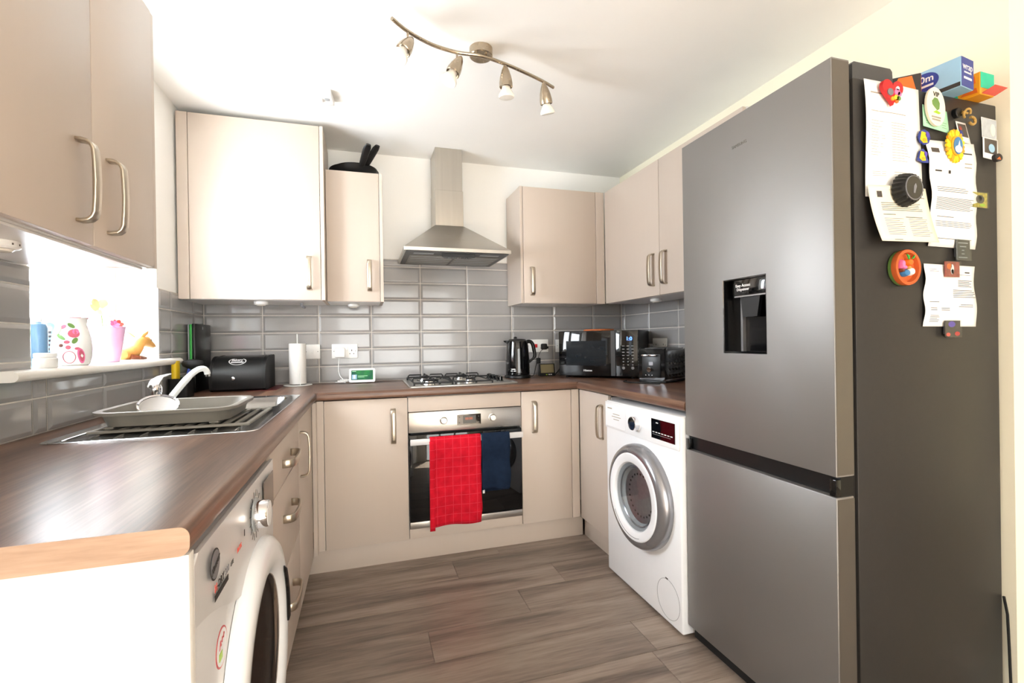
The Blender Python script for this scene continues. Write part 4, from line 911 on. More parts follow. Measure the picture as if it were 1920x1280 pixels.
b = MB(); b.lathe([(.258, -.001), (.260, .006), (.256, .018), (.244, .027), (.222, .030), (.200, .028), (.184, .022), (.178, .014)], DC, 'y', 64, caps=False); dr = part(t, 'door_ring', b, 'enamel_white')
b = MB(); b.lathe([(.180, .016), (.150, .011), (.100, .008), (.001, .007)], DC, 'y', 48, caps=False); obj('door_glass', b, 'dryer_glass', dr)
b = MB(); b.lathe([(.176, .005), (.120, .0035), (.001, .0025)], DC, 'y', 40, caps=False); obj('drum', b, 'drum_steel', dr)
pts = [Vector((DC[0] + .214 * math.cos(R(a)), -.0305, DC[2] + .214 * math.sin(R(a)))) for a in range(-6, 40, 3)]
b = MB(); b.tube(pts, [.003] + [.0065] * (len(pts) - 2) + [.002], 8); obj('door_grip', b, 'black_gloss', dr)
b = MB(); b.tube([Vector((DC[0] + .232 * math.cos(R(a)), -.0295, DC[2] + .232 * math.sin(R(a)))) for a in (24, 27, 30)], .0016, 6); obj('lock_mark', b, 'red', dr)

t = thing('washing_machine', 'white front loading washing machine between the cupboard and the fridge', 'washing machine', (1.962, -.978, 0), -90)
WW = .566
part(t, 'body', MB().box(0, WW, .0, .60, .012, .822, .008, 3), 'enamel_white')
for x, y in ((.05, .05), (WW - .05, .05), (.05, .55), (WW - .05, .55)): b = MB(); b.cyl((x, y, .0003), (x, y, .012), .018, .018, 12); part(t, 'foot', b, 'rubber_black')
cp = part(t, 'control_panel', MB().box(.003, WW - .003, -.006, -.0002, .695, .818, .003), 'enamel_white')
dd = obj('detergent_drawer', MB().box(.010, .190, -.0075, -.0062, .704, .806, .0008, 1), 'enamel_white', cp)
obj('brand_mark', MB().box(.030, .072, -.0080, -.0076, .787, .792), 'ink_light', dd)
for k, (x, w_) in enumerate(((.080, .060), (.070, .080), (.085, .050))): obj('print_line', MB().box(x, x + w_, -.0080, -.0076, .765 - .012 * k, .768 - .012 * k), 'ink_light', dd)
b = MB(); b.lathe([(.033, 0), (.033, .004), (.030, .006)], (.283, -.006, .755), 'y', 32); kn = obj('dial_ring', b, 'enamel_white', cp); b = MB(); b.lathe([(.030, .006), (.029, .026), (.027, .028), (.001, .028)], (.283, -.006, .755), 'y', 32); obj('dial', b, 'chrome', kn)
ds = obj('display', MB().box(.392, .545, -.0085, -.0062, .716, .794, .0008, 1), 'black_glass', cp)
for k in range(7): obj('display_print', MB().box(.402 + .0195 * k, .415 + .0195 * k, -.0091, -.0087, .740, .7435), 'print_white', ds)
obj('display_print', MB().box(.402, .520, -.0091, -.0087, .7325, .7337), 'gasket_grey', ds); obj('display_print', MB().box(.425, .440, -.0091, -.0087, .778, .782), 'print_white', ds)
DC = (.308, 0, .455)
b = MB(); b.lathe([(.214, -.001), (.216, .012), (.214, .030), (.204, .046), (.190, .052), (.180, .051)], DC, 'y', 72, caps=False); dr = part(t, 'door_ring', b, 'silver_plastic', label='silver rim of the door')
b = MB(); b.lathe([(.180, .0512), (.176, .055), (.150, .055), (.142, .050), (.138, .040)], DC, 'y', 64, caps=False); obj('door_face', b, 'enamel_white', dr)
b = MB(); b.lathe([(.139, .041), (.118, .024), (.112, .014)], DC, 'y', 56, caps=False); obj('gasket', b, 'gasket_grey', dr)
b = MB(); b.lathe([(.126, .031), (.122, .0335), (.118, .030)], DC, 'y', 48, caps=False); obj('gasket_lip', b, 'silver_plastic', dr)
b = MB(); b.lathe([(.112, .014), (.095, .009), (.060, .005), (.001, .004)], DC, 'y', 48, caps=False); obj('drum', b, 'drum_steel', dr)
for k in range(24):
    a = 2 * math.pi * k / 24; b = MB(); b.lathe([(.005, .0), (.004, .0015)], (DC[0] + .088 * math.cos(a), -.0085, DC[2] + .088 * math.sin(a)), 'y', 8); obj('drum_hole', b, 'black_matt', dr)
b = MB(); b.lathe([(.138, .046), (.090, .050), (.001, .051)], DC, 'y', 48, caps=False); obj('porthole', b, 'porthole_glass', dr)
b = MB(); b.tube([Vector((DC[0] + .165 * math.cos(R(a)), -.0555, DC[2] + .165 * math.sin(R(a)))) for a in range(215, 291, 5)], .0012, 6); obj('finger_line', b, 'grey_mark', dr)
b = MB(); b.tube([Vector((.478 + .072 * math.cos(R(a)), -.0004, .105 + .075 * math.sin(R(a)))) for a in range(0, 361, 10)], .0006, 6); part(t, 'filter_cover', b, 'grey_mark'); part(t, 'cover_notch', MB().box(.462, .478, -.0006, .0003, .178, .184), 'ink')

# ------------------------------------------------------------------ fridge freezer
FY0, FY1, FXF = -1.549, -2.1375, 1.982                       # far side, near side, front
t = thing('fridge_freezer', 'tall grey steel fridge freezer with a water dispenser', 'fridge', (2.30, -1.843, 0))
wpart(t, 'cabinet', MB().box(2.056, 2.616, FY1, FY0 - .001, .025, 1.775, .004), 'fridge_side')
for x in (2.09, 2.57):
    for y in (FY1 + .05, FY0 - .05): b = MB(); b.cyl((x, y, .0003), (x, y, .025), .02, .02, 12); wpart(t, 'foot', b, 'rubber_black')
wpart(t, 'door_seal', MB().box(2.043, 2.0555, FY1 + .008, FY0 - .009, .06, 1.765), 'rubber_black')
# upper door with the dispenser recess
dy0, dy1, dz0, dz1 = -1.752, -1.927, 1.063, 1.300; z0, z1 = .757, 1.815; xb = 2.0425
b = MB()
o4 = [(FY0, z0), (FY1, z0), (FY1, z1), (FY0, z1)]; i4 = [(dy0, dz0), (dy1, dz0), (dy1, dz1), (dy0, dz1)]
def ins(p, e): 
    cy = sum(q[0] for q in p) / 4; cz = sum(q[1] for q in p) / 4
    return [(y + (e if y < cy else -e), z + (e if z < cz else -e)) for y, z in p]
def rg(p, x): return [Vector((x, y, z)) for y, z in p]
b.loft([rg(o4, xb), rg(o4, FXF + .0035), rg(ins(o4, .001), FXF + .001), rg(ins(o4, .0035), FXF), rg(i4, FXF), rg(i4, FXF + .045)], True, True)
ud = wpart(t, 'fridge_door', b, 'fridge_steel')
for y0, y1, nm in ((FY1 - .0006, FY1 - .0001, 'door_edge'),): wpart(t, nm, MB().box(FXF + .004, xb, y0, y1, z0 + .004, z1 - .004), 'fridge_edge', parent=ud)
b = MB(); w_ = .0015
b.box(FXF + .001, FXF + .044, dy0 - .003, dy0 - w_, dz0, dz1); b.box(FXF + .001, FXF + .044, dy1 + w_, dy1 + .003, dz0, dz1); b.box(FXF + .001, FXF + .044, dy1 + .003, dy0 - .003, dz1 - .004, dz1 - w_); b.box(FXF - .002, FXF + .044, dy1 + .003, dy0 - .003, dz0 + w_, dz0 + .006); b.box(FXF + .040, FXF + .0445, dy1 + .003, dy0 - .003, dz0 + .006, dz1 - .004)
dsp = wpart(t, 'dispenser_recess', b, 'black_gloss', parent=ud)
b = MB(); b.box(FXF - .0008, FXF + .0008, dy0 - .002, dy0 + .0015, dz0, dz1); wpart(t, 'recess_trim', b, 'chrome', parent=ud)
b = MB(); b.box(FXF + .004, FXF + .040, dy1 + .0035, dy0 - .045, dz1 - .055, dz1 - .005, .002); wpart(t, 'dispenser_head', b, 'black_gloss', parent=ud)
b = MB(); b.box(FXF + .0035, FXF + .040, dy1 + .0035, dy0 - .045, dz1 - .060, dz1 - .0555); wpart(t, 'head_trim', b, 'silver_plastic', parent=ud)
b = MB(); b.prism([(dy0 - .062, dz1 - .061), (dy1 + .035, dz1 - .061), (dy1 + .047, dz1 - .122), (dy0 - .070, dz1 - .122)], lambda y, z: (FXF + .012, y, z), lambda y, z: (FXF + .024, y, z)); wpart(t, 'dispenser_lever', b, 'black_satin', parent=ud)
b = MB(); b.box(FXF + .026, FXF + .0395, dy0 - .055, dy0 - .047, dz0 + .0065, dz1 - .061); wpart(t, 'recess_column', b, 'silver_plastic', parent=ud)
for s_, zt_ in (('Easy Access', dz1 - .028), ('Dispenser', dz1 - .040)):
    me = text_mesh(s_, .0125, (FXF + .0036, -1.833, zt_), (0, -1, 0), (0, 0, 1), align='CENTER', bold=.0002); wpart(t, 'lettering', me, 'print_white', parent=ud)
me = text_mesh('SAMSUNG', .0135, (FXF - .0003, -1.799, 1.712), (0, -1, 0), (0, 0, 1)); wpart(t, 'lettering', me, 'fridge_edge', parent=ud)
# recessed grip and lower door
b = MB(); b.box(FXF + .018, xb, FY1 + .002, FY0 - .002, .7065, .7555); wpart(t, 'grip_recess', b, 'black_satin')
b = MB(); b.box(FXF + .001, FXF + .0175, FY1 + .001, FY1 + .020, .7065, .750, .002); wpart(t, 'hinge_cover', b, 'black_gloss'); b = MB(); b.box(FXF + .001, FXF + .0175, FY0 - .020, FY0 - .001, .7065, .745, .002); wpart(t, 'hinge_cover', b, 'black_gloss')
b = MB(); b.box(FXF, xb, FY1, FY0, .055, .7055, .003); ld = wpart(t, 'freezer_door', b, 'fridge_steel')
wpart(t, 'door_edge', MB().box(FXF + .004, xb, FY1 - .0006, FY1 - .0001, .060, .7000), 'fridge_edge', parent=ld)
wpart(t, 'kick_plate', MB().box(FXF + .02, 2.055, FY1 + .01, FY0 - .01, .012, .052), 'black_matt')
b = MB(); b.prism([(2.060, 1.812), (2.066, 1.819), (2.196, 1.819), (2.203, 1.812), (2.206, 1.7755), (2.060, 1.7755)], lambda x, z: (x, FY1 + .004, z), lambda x, z: (x, FY1 + .095, z)); wpart(t, 'top_hinge_cover', b, 'plastic_dark_grey')
b = MB(); b.tube([Vector(p) for p in ((2.617, -2.140, .35), (2.6205, -2.146, .30), (2.619, -2.150, .20), (2.612, -2.156, .10), (2.600, -2.160, .03), (2.58, -2.17, .006))], .0035, 8); single('fridge_cable', b, 'rubber_black', 'black power cable hanging behind the fridge freezer', 'cable')

# ------------------------------------------------------------------ papers and magnets on the fridge side (plane y = FS)
FS = FY1 - .0004
def paper(name, label, cs, fn, mt, lines, nu=10, nv=16, cat='paper', off=0.):
    """cs: four corners (x,z) tl,tr,br,bl; fn(u,v): lift off the fridge; lines: (u0,u1,v,height,material)"""
    def P(u, v, e=0.):
        a = [cs[0][i] * (1 - u) + cs[1][i] * u for i in (0, 1)]; c = [cs[3][i] * (1 - u) + cs[2][i] * u for i in (0, 1)]
        return Vector((a[0] * (1 - v) + c[0] * v, FS - .0006 - off - fn(u, v) - e, a[1] * (1 - v) + c[1] * v))
    t = thing(name, label, cat, (sum(c[0] for c in cs) / 4, FS, min(c[1] for c in cs)))
    m = MB(); vs = []
    for e in (.0004, 0): vs.append([[m.bm.verts.new(P(i / nu, j / nv, e)) for j in range(nv + 1)] for i in range(nu + 1)])
    for k in (0, 1):
        for i in range(nu):
            for j in range(nv): m.bm.faces.new((vs[k][i][j], vs[k][i + 1][j], vs[k][i + 1][j + 1], vs[k][i][j + 1]))
    def rim(seq):
        for (a, b_) in zip(seq, seq[1:]): m.bm.faces.new((vs[0][a[0]][a[1]], vs[0][b_[0]][b_[1]], vs[1][b_[0]][b_[1]], vs[1][a[0]][a[1]]))
    rim([(i, 0) for i in range(nu + 1)]); rim([(i, nv) for i in range(nu + 1)]); rim([(0, j) for j in range(nv + 1)]); rim([(nu, j) for j in range(nv + 1)])
    wpart(t, 'sheet', m.mesh('sheet', ang=180), mt)
    by = {}
    for u0, u1, v, h, mm in lines: by.setdefault(mm, []).append((u0, u1, v, h))
    for mm, ls in by.items():
        m = MB()
        for u0, u1, v, h in ls:
            n = max(1, int((u1 - u0) * nu * 1.5))
            for q in range(n):
                a, c = u0 + (u1 - u0) * q / n, u0 + (u1 - u0) * (q + 1) / n
                m.quad(P(a, v, .0007), P(c, v, .0007), P(c, v + h, .0007), P(a, v + h, .0007))
        o = wpart(t, 'print', m, mm); o['kind'] = 'stuff'
    return t
rnd = random.Random(3)
def block(u0, u1, v0, v1, n, h, m, rag=.15): return [(u0, u1 - rag * (u1 - u0) * rnd.random(), v0 + (v1 - v0) * k / n, h, m) for k in range(n)]
L = block(.10, .34, .345, .66, 13, .004, 'ink_light', .6) + block(.44, .78, .345, .70, 15, .004, 'ink_light', .4) + [(.10, .30, .10, .012, 'ink_light'), (.10, .72, .26, .006, 'ink_light')] + block(.12, .36, .78, .83, 3, .004, 'ink_light') + block(.46, .74, .78, .85, 3, .004, 'ink_light')
w1 = lambda u, v: .003 + .007 * (1 - math.cos(6.28 * u)) * .5 * (.3 + v) + .010 * max(0, .25 - u) * 4 * abs(math.sin(3.1 * v)) * .6 + .006 * (1 + math.sin(5 * v + 1)) * .5 * (1 - u)
paper('letter', 'long white printed letter under the heart and bottle cap magnets', ((2.081, 1.770), (2.288, 1.772), (2.300, 1.480), (2.086, 1.470)), w1, 'paper_white', L)
L = block(.16, .86, .30, .46, 5, .010, 'ink', .1) + block(.16, .50, .58, .90, 9, .007, 'ink', .3) + block(.56, .94, .58, .92, 10, .007, 'ink', .2) + [(.16, .36, .505, .012, 'ink'), (.52, .82, .545, .012, 'ink'), (.76, .92, .12, .018, 'ink'), (.70, .94, .18, .012, 'ink'), (.12, .20, .10, .11, 'ink'), (.22, .36, .96, .010, 'ink')]
w2 = lambda u, v: .004 + .020 * v * v * (1 - .3 * u) + .006 * math.sin(3 * u) * (1 - v)
paper('letter', 'folded cream printed letter hanging under the bottle cap magnet', ((2.079, 1.496), (2.288, 1.502), (2.318, 1.358), (2.100, 1.351)), w2, 'paper_cream', L, off=.012)
L = block(.12, .88, .445, .50, 3, .005, 'ink', .2) + block(.10, .92, .545, .66, 9, .0045, 'ink', .1) + block(.10, .90, .76, .82, 4, .0045, 'ink', .1) + [(.08, .24, .075, .045, 'ink'), (.70, .92, .10, .014, 'ink'), (.12, .26, .285, .014, 'ink_dark'), (.40, .45, .28, .030, 'ink_dark'), (.14, .50, .715, .006, 'ink'), (.10, .88, .92, .005, 'ink'), (.74, .90, .20, .010, 'ink_light'), (.74, .90, .235, .010, 'ink_light')]
w3 = lambda u, v: .002 + .010 * abs(math.sin(3.14 * v)) * (1 - u) + .004 * math.sin(9 * v) ** 2 + .004 * u * math.sin(3.14 * v)
paper('letter', 'white bill with a barcode under the sunflower magnet', ((2.312, 1.642), (2.510, 1.650), (2.509, 1.352), (2.318, 1.354)), w3, 'paper_white', L)
L = [(.10, .24, .08, .006, 'ink'), (.10, .28, .11, .006, 'ink'), (.80, .90, .10, .022, 'ink'), (.66, .92, .15, .006, 'ink')] + block(.66, .90, .24, .36, 5, .010, 'ink', -.25) + block(.56, .92, .40, .54, 5, .010, 'ink', -.2) + [(.10, .28, .60, .010, 'ink'), (.68, .92, .64, .010, 'ink'), (.64, .92, .67, .010, 'ink'), (.10, .22, .70, .010, 'ink'), (.30, .46, .70, .010, 'ink'), (.10, .22, .73, .010, 'ink'), (.30, .46, .73, .010, 'ink')] + block(.10, .28, .82, .94, 5, .008, 'ink', .4)
w4 = lambda u, v: .002 + .006 * math.sin(6.28 * v) ** 2 * (1 - u) + .005 * math.sin(4 * v + 2) ** 2 * u
paper('letter', 'creased white letter between the red and blue picture magnets', ((2.301, 1.306), (2.500, 1.303), (2.508, 1.134), (2.295, 1.136)), w4, 'paper_white', L)
paper('note', 'pale green handwritten note behind the oval magnet', ((2.306, 1.737), (2.402, 1.729), (2.405, 1.667), (2.308, 1.679)), lambda u, v: .001 + .004 * v * u, 'paper_green', block(.12, .60, .58, .90, 3, .02, 'leaf_green', .2) + block(.72, .92, .58, .92, 3, .02, 'leaf_green', .2), 6, 8, 'note')
def photo(name, label, cs, pic, off=0.): 
    t = paper(name, label, cs, lambda u, v: .001, 'paper_white', [], 3, 4, 'photograph', off)
    (a, b_, c, d) = cs; f = lambda u, v, e: Vector((((a[0] * (1 - u) + b_[0] * u) * (1 - v) + (d[0] * (1 - u) + c[0] * u) * v), FS - .0024 - off - e, ((a[1] * (1 - u) + b_[1] * u) * (1 - v) + (d[1] * (1 - u) + c[1] * u) * v)))
    u0, u1, v0, v1, m, extra = pic
    wpart(t, 'picture', MB().loft([[f(u, v, e) for u, v in ((u0, v0), (u1, v0), (u1, v1), (u0, v1))] for e in (0, .0003)]), m)
    for ex in extra: wpart(t, 'picture_detail', MB().loft([[f(ex[0] + ex[2] * math.cos(q), ex[1] + ex[3] * math.sin(q), e) for q in [6.283 * i / 16 for i in range(16)]] for e in (.0004, .0007)]), ex[4])
    return t
photo('instant_photo', 'instant photo held by the gold ring magnet', ((2.437, 1.708), (2.478, 1.706), (2.500, 1.650), (2.455, 1.652)), (.10, .90, .10, .72, 'photo_dark', [(.32, .32, .14, .10, 'photo_red'), (.30, .56, .14, .15, 'navy_print')]))
photo('picture_card', 'pale grey picture card near the back edge of the fridge', ((2.545, 1.733), (2.612, 1.730), (2.612, 1.672), (2.548, 1.676)), (.04, .96, .04, .96, 'photo_grey', [(.72, .55, .16, .30, 'paper_cream')]))
photo('instant_photo', 'instant photo with a black magnet on its corner at the back edge', ((2.545, 1.676), (2.612, 1.673), (2.612, 1.611), (2.546, 1.616)), (.10, .90, .07, .74, 'photo_dark', [(.55, .48, .20, .20, 'sky_blue')]), .003)

def mag(name, label, x, z, cat='magnet'): return thing(name, label, cat, (x, FS, z))
t = mag('heart_magnet', 'red heart shaped magnet with flowers on the long letter', 2.161, 1.742)
hp = [(.0023 * 16 * math.sin(a) ** 3, .0022 * (13 * math.cos(a) - 5 * math.cos(2 * a) - 2 * math.cos(3 * a) - math.cos(4 * a))) for a in [2 * math.pi * i / 40 for i in range(40)]]
part(t, 'base', MB().plate(hp, -.026, -.017), 'red')
part(t, 'pin', MB().plate(ell(0, 0, .006, .006, 12), -.0169, -.0150), 'grey_mark')
for x, z, r_, m in ((.012, -.004, .010, 'pink'), (.020, -.008, .007, 'pink'), (.014, .006, .006, 'porcelain'), (.008, -.018, .008, 'yellow'), (.017, -.019, .007, 'leaf_green'), (-.004, -.022, .006, 'amber'), (.010, -.027, .006, 'orange'), (-.012, -.006, .010, 'grey_mark')): part(t, 'flower', MB().plate(ell(x, z, r_, r_ * .9, 14), -.0285, -.0261), m)
t = mag('oval_magnet', 'white oval VIP magnet with a tree picture', 2.343, 1.731)
def orect(a): return [(x * math.cos(R(a)) - z * math.sin(R(a)), x * math.sin(R(a)) + z * math.cos(R(a))) for x, z in ell(0, 0, .036, .052, 32)]
part(t, 'base', MB().plate(orect(6), -.012, -.0062), 'paper_cream'); part(t, 'pin', MB().plate(ell(0, .0, .008, .008, 12), -.0061, -.0003), 'grey_mark')
part(t, 'tree', MB().plate([(-.014, .004), (-.016, .014), (-.006, .024), (.006, .022), (.014, .010), (.012, -.006), (.004, -.010), (-.004, -.004)], -.0126, -.0121), 'leaf_green'); part(t, 'meadow', MB().plate([(-.012, -.016), (.000, -.010), (.018, -.016), (.010, -.020)], -.0126, -.0121), 'lime')
me = text_mesh('VIP', .017, (0, -.0124, .027), (1, -0, -.06), (.06, 0, 1), align='CENTER', bold=.0004); part(t, 'lettering', me, 'ink_dark'); part(t, 'caption_line', MB().plate([(-.018, -.030), (.018, -.032), (.018, -.028), (-.018, -.026)], -.0126, -.0121), 'ink_light'); part(t, 'caption_line', MB().plate([(-.016, -.037), (.016, -.039), (.016, -.035), (-.016, -.033)], -.0126, -.0121), 'ink_light')
for x, z, nm, lab, sc in ((2.294, 1.642, 'badge_magnet', 'round yellow and purple magnet at the letter edge, above its smaller twin', 1), (2.288, 1.591, 'badge_magnet', 'small yellow pointed magnet below the purple one', .85)):
    t = mag(nm, lab, x, z); pp = [(.022 * sc * math.cos(R(a)), .021 * sc * math.sin(R(a))) for a in range(0, 360, 45)] if sc == 1 else [(-.020, -.012), (-.012, .012), (.0, .020), (.012, .010), (.016, -.004), (.022, -.016), (0, -.018)]
    part(t, 'base', MB().plate(pp, -.014, -.0105), 'navy_print'); part(t, 'pin', MB().plate(ell(0, 0, .006, .006, 10), -.0104, -.0003), 'grey_mark')
    part(t, 'yellow_field', MB().plate([(-.018 * sc, -.008 * sc), (-.012 * sc, .014 * sc), (.004 * sc, .012 * sc), (.010 * sc, -.014 * sc), (-.006 * sc, -.016 * sc)], -.0147, -.0141), 'yellow'); part(t, 'purple_field', MB().plate(ell(.010 * sc, .007 * sc, .008 * sc, .008 * sc, 14), -.0147, -.0141), 'purple'); part(t, 'amber_field', MB().plate(ell(-.002 * sc, -.008 * sc, .008 * sc, .005 * sc, 12), -.0151, -.0148), 'amber')
t = mag('sunflower_magnet', 'yellow sunflower magnet with a blue and white centre', 2.412, 1.630)
for k in range(22):
    a = 2 * math.pi * k / 22; c, s_ = math.cos(a), math.sin(a)
    pp = [(c * r_ - s_ * w_, s_ * r_ * 1.25 + c * w_ * 1.25) for r_, w_ in ((.020, -.004), (.028, -.0055), (.0355, -.003), (.037, 0), (.0355, .003), (.028, .0055), (.020, .004))]
    part(t, 'petal', MB().plate(pp, -.016 - .001 * (k % 2), -.012), 'yellow' if k % 3 else 'amber')
part(t, 'base', MB().plate(ell(0, 0, .021, .027, 24), -.019, -.012), 'amber'); part(t, 'pin', MB().plate(ell(0, 0, .01, .01, 12), -.0119, -.0003), 'grey_mark'); part(t, 'centre', MB().plate(ell(.004, 0, .0175, .0235, 24), -.0205, -.0191), 'photo_blue'); part(t, 'sail', MB().plate([(.001, -.002), (.010, -.002), (.008, .014)], -.0212, -.0206), 'print_white'); part(t, 'sea', MB().plate(ell(.004, -.010, .014, .010, 16), -.0210, -.0206), 'porcelain')
t = mag('ring_magnet', 'gold ring ornament on a black magnet above the instant photo', 2.455, 1.722)
b = MB(); b.lathe([(.0135, 0), (.0135, .010), (.012, .012), (.001, .012)], (-.018, -.0003, .006), 'y', 20); part(t, 'magnet', b, 'black_satin')
b = MB(); b.tube([Vector((.002 + .012 * math.cos(a), -.018 - .004 * math.sin(a), .002 + .011 * math.sin(a))) for a in [2 * math.pi * i / 20 for i in range(15)]], [.003] * 15, 8); part(t, 'loop', b, 'gold')
b = MB(); b.tube([Vector((.022 + .013 * math.cos(a), -.018, -.016 + .010 * math.sin(a))) for a in [2 * math.pi * i / 20 - 2.6 for i in range(16)]], [.0036] * 16, 8); part(t, 'loop', b, 'gold')
b = MB(); b.cyl((-.012, -.0125, .006), (.004, -.018, .002), .005, .003, 10); part(t, 'link', b, 'gold')
t = mag('corner_magnet', 'little black and orange magnet on the corner of the instant photo', 2.598, 1.618); part(t, 'base', MB().plate(ell(0, 0, .016, .011, 18), -.014, -.0048), 'ink_dark'); part(t, 'mark', MB().plate([(-.010, -.006), (.008, -.006), (.002, .002)], -.0146, -.0141), 'orange'); part(t, 'pin', MB().plate(ell(0, 0, .006, .006, 12), -.0047, -.0039), 'grey_mark')
def sq(label, x, z, w_, h_, pm, extra, frame='acrylic', tilt=0.):
    t = mag('picture_magnet', label, x, z); D0 = -.016
    t.rotation_euler = (0, R(tilt), 0)
    part(t, 'backing', MB().box(-w_ / 2, w_ / 2, -.0105, -.0095, -h_ / 2, h_ / 2), pm); part(t, 'acrylic_block', MB().box(-w_ / 2 - .002, w_ / 2 + .002, -.0140, -.0112, -h_ / 2 - .002, h_ / 2 + .002, .001, 1), frame); part(t, 'magnet_strip', MB().box(-w_ / 3, w_ / 3, -.0094, -.0003, -h_ / 3, h_ / 3), 'grey_mark')
    for ex, ez, rx, rz, m in extra: part(t, 'picture_detail', MB().plate(ell(ex, ez, rx, rz, 14), -.0110, -.01052), m)
    return t
sq('square yellow framed picture magnet on the bill edge', 2.520, 1.491, .062, .042, 'photo_multi', [(0, .002, .018, .012, 'photo_dark'), (.0, .004, .007, .007, 'print_white'), (.01, -.014, .012, .004, 'lime')])
t = sq('dark slate picture magnet with pale handwriting', 2.446, 1.347, .058, .056, 'lcd_grey', []); 
for k, w_ in enumerate((.040, .026, .010, .012, .036)): part(t, 'writing', MB().box(-w_ / 2, w_ / 2, -.0108, -.01055, .018 - .010 * k, .0205 - .010 * k), 'gasket_grey')
sq('red picture magnet with a gnome figure in a frilled frame', 2.401, 1.292, .060, .042, 'photo_red', [(.0, .0, .007, .014, 'print_white'), (.001, -.006, .005, .007, 'red'), (-.012, .008, .010, .008, 'orange')])
sq('blue and red picture magnet at the foot of the creased letter', 2.400, 1.129, .062, .044, 'photo_dark', [(-.004, .012, .014, .008, 'purple'), (.018, -.014, .010, .006, 'red'), (-.018, -.016, .008, .005, 'coral')])
t = mag('bottle_cap_magnet', 'large black crown cap magnet on the letters', 2.192, 1.487)
n = 42; oc = lambda s: [(s * (.0495 + (.0035 if k % 2 else 0)) * math.cos(2 * math.pi * k / n), s * (.0495 + (.0035 if k % 2 else 0)) * math.sin(2 * math.pi * k / n)) for k in range(n)]
b = MB(); b.loft([[Vector((x * .82, y, z * .82)) for x, z in oc(s)] for s, y in ((1, -.026), (1, -.029), (.90, -.044), (.84, -.050), (.80, -.052))]); part(t, 'cap', b, 'black_satin'); part(t, 'magnet', MB().plate(ell(0, 0, .018, .018, 16), -.0258, -.0245), 'grey_mark')
b = MB(); b.tube([Vector((.030 * math.cos(a), -.0522, .030 * math.sin(a))) for a in [2 * math.pi * i / 36 for i in range(37)]], .0014, 8); part(t, 'ring', b, 'grey_mark'); part(t, 'face', MB().plate(ell(0, 0, .029, .029, 28), -.0528, -.0521), 'black_gloss'); part(t, 'emblem', MB().plate([(-.004, -.014), (.002, -.014), (.008, .004), (.004, .012), (-.002, .004)], -.0533, -.0529), 'grey_mark')
t = mag('terracotta_magnet', 'round terracotta dish magnet filled with tiny flowers', 2.212, 1.290)
b = MB(); b.lathe([(.044, .0003), (.049, .004), (.051, .020), (.050, .024), (.042, .024), (.040, .012), (.001, .011)], (0, 0, 0), 'y', 36); me = b.mesh('d'); me.transform(Matrix.Diagonal((.92, 1, .92, 1))); part(t, 'dish', me, 'terracotta')
b = MB(); b.lathe([(.0445, .0004), (.0500, .003), (.0515, .012)], (0, 0, 0), 'y', 36, caps=False); me = b.mesh('d'); me.transform(Matrix.Diagonal((.92, 1, .92, 1))); part(t, 'dish_edge', me, 'leaf_green')
for x, z, rx, rz, m, nm in ((.010, .014, .012, .010, 'orange', 'flower'), (-.016, .008, .007, .013, 'pink', 'flower'), (-.010, .000, .008, .006, 'pink', 'flower'), (.016, -.010, .011, .011, 'porcelain', 'pebble'), (-.004, -.014, .014, .010, 'photo_blue', 'pebble'), (.006, .000, .006, .004, 'deer_tan', 'pebble'), (-.018, -.008, .006, .005, 'deer_brown', 'pebble')):
    part(t, nm, MB().loft([[Vector((x + rx * s * math.cos(a), y, z + rz * s * math.sin(a))) for a in [6.283 * i / 16 for i in range(16)]] for s, y in ((1, -.0122), (1, -.018), (.7, -.024), (.1, -.026))]), m)
for pp in ([(.002, .020), (-.006, .034), (.004, .030)], [(.012, .022), (.024, .034), (.020, .024)]): part(t, 'leaf', MB().plate(pp, -.025, -.022), 'green')

# ------------------------------------------------------------------ boxes on top of the fridge
def carton(name, label, loc, rz, w, d, h, body, pieces, mirror=False):
    t = thing(name, label, 'carton', loc, rz)
    part(t, 'carton', MB().box(0, w, 0, d, 0, h, .0015, 1), body)
    for p in pieces: p(t)
    return t
FT = 1.7753
def s_text(s, sz, o, r, u, m, **k): return lambda t: part(t, 'lettering', text_mesh(s, sz, o, r, u, **k), m)
def s_poly(nm, pts, m): return lambda t: part(t, nm, MB().loft([[Vector(p) for p in pts[0]], [Vector(p) for p in pts[1]]]), m)
def xface(pts, x, e=.0005): return ([(x, y, z) for y, z in pts], [(x - e, y, z) for y, z in pts])
def yface(pts, y, e=.0005): return ([(x, y, z) for x, z in pts], [(x, y - e, z) for x, z in pts])
# local: long side (x = 0 face) turned to the room, small end (y = 0 face) turned to the near edge of the fridge
carton('cling_film_box', 'long blue and white food wrap box lying across the fridge top', (2.383, -2.185, FT + .0003), 8, .066, .300, .080, 'sky_blue', [
    s_poly('end_panel', yface([(.001, .001), (.065, .001), (.065, .079), (.001, .079)], -.0002), 'navy_print'),
    s_text('wrap', .026, (.033, -.0010, .048), (1, 0, 0), (0, 0, 1), 'print_white', align='CENTER'), s_poly('print_bar', yface([(.012, .022), (.054, .022), (.054, .028), (.012, .028)], -.0008), 'print_white'), s_poly('print_bar', yface([(.014, .038), (.052, .038), (.052, .042), (.014, .042)], -.0008), 'print_white'),
    s_poly('roundel', xface(ell(.082, .046, .034, .026, 28), -.0002), 'navy_print'), s_text('60m', .026, (-.0010, .082, .046), (0, -1, 0), (0, 0, 1), 'print_white', align='CENTER', bold=.0004), s_poly('print_bar', xface([(.060, .032), (.104, .032), (.104, .038), (.060, .038)], -.0008), 'print_white'),
    s_poly('base_stripe', xface([(.002, .001), (.150, .001), (.150, .012), (.002, .012)], -.0002), 'ink_dark')])
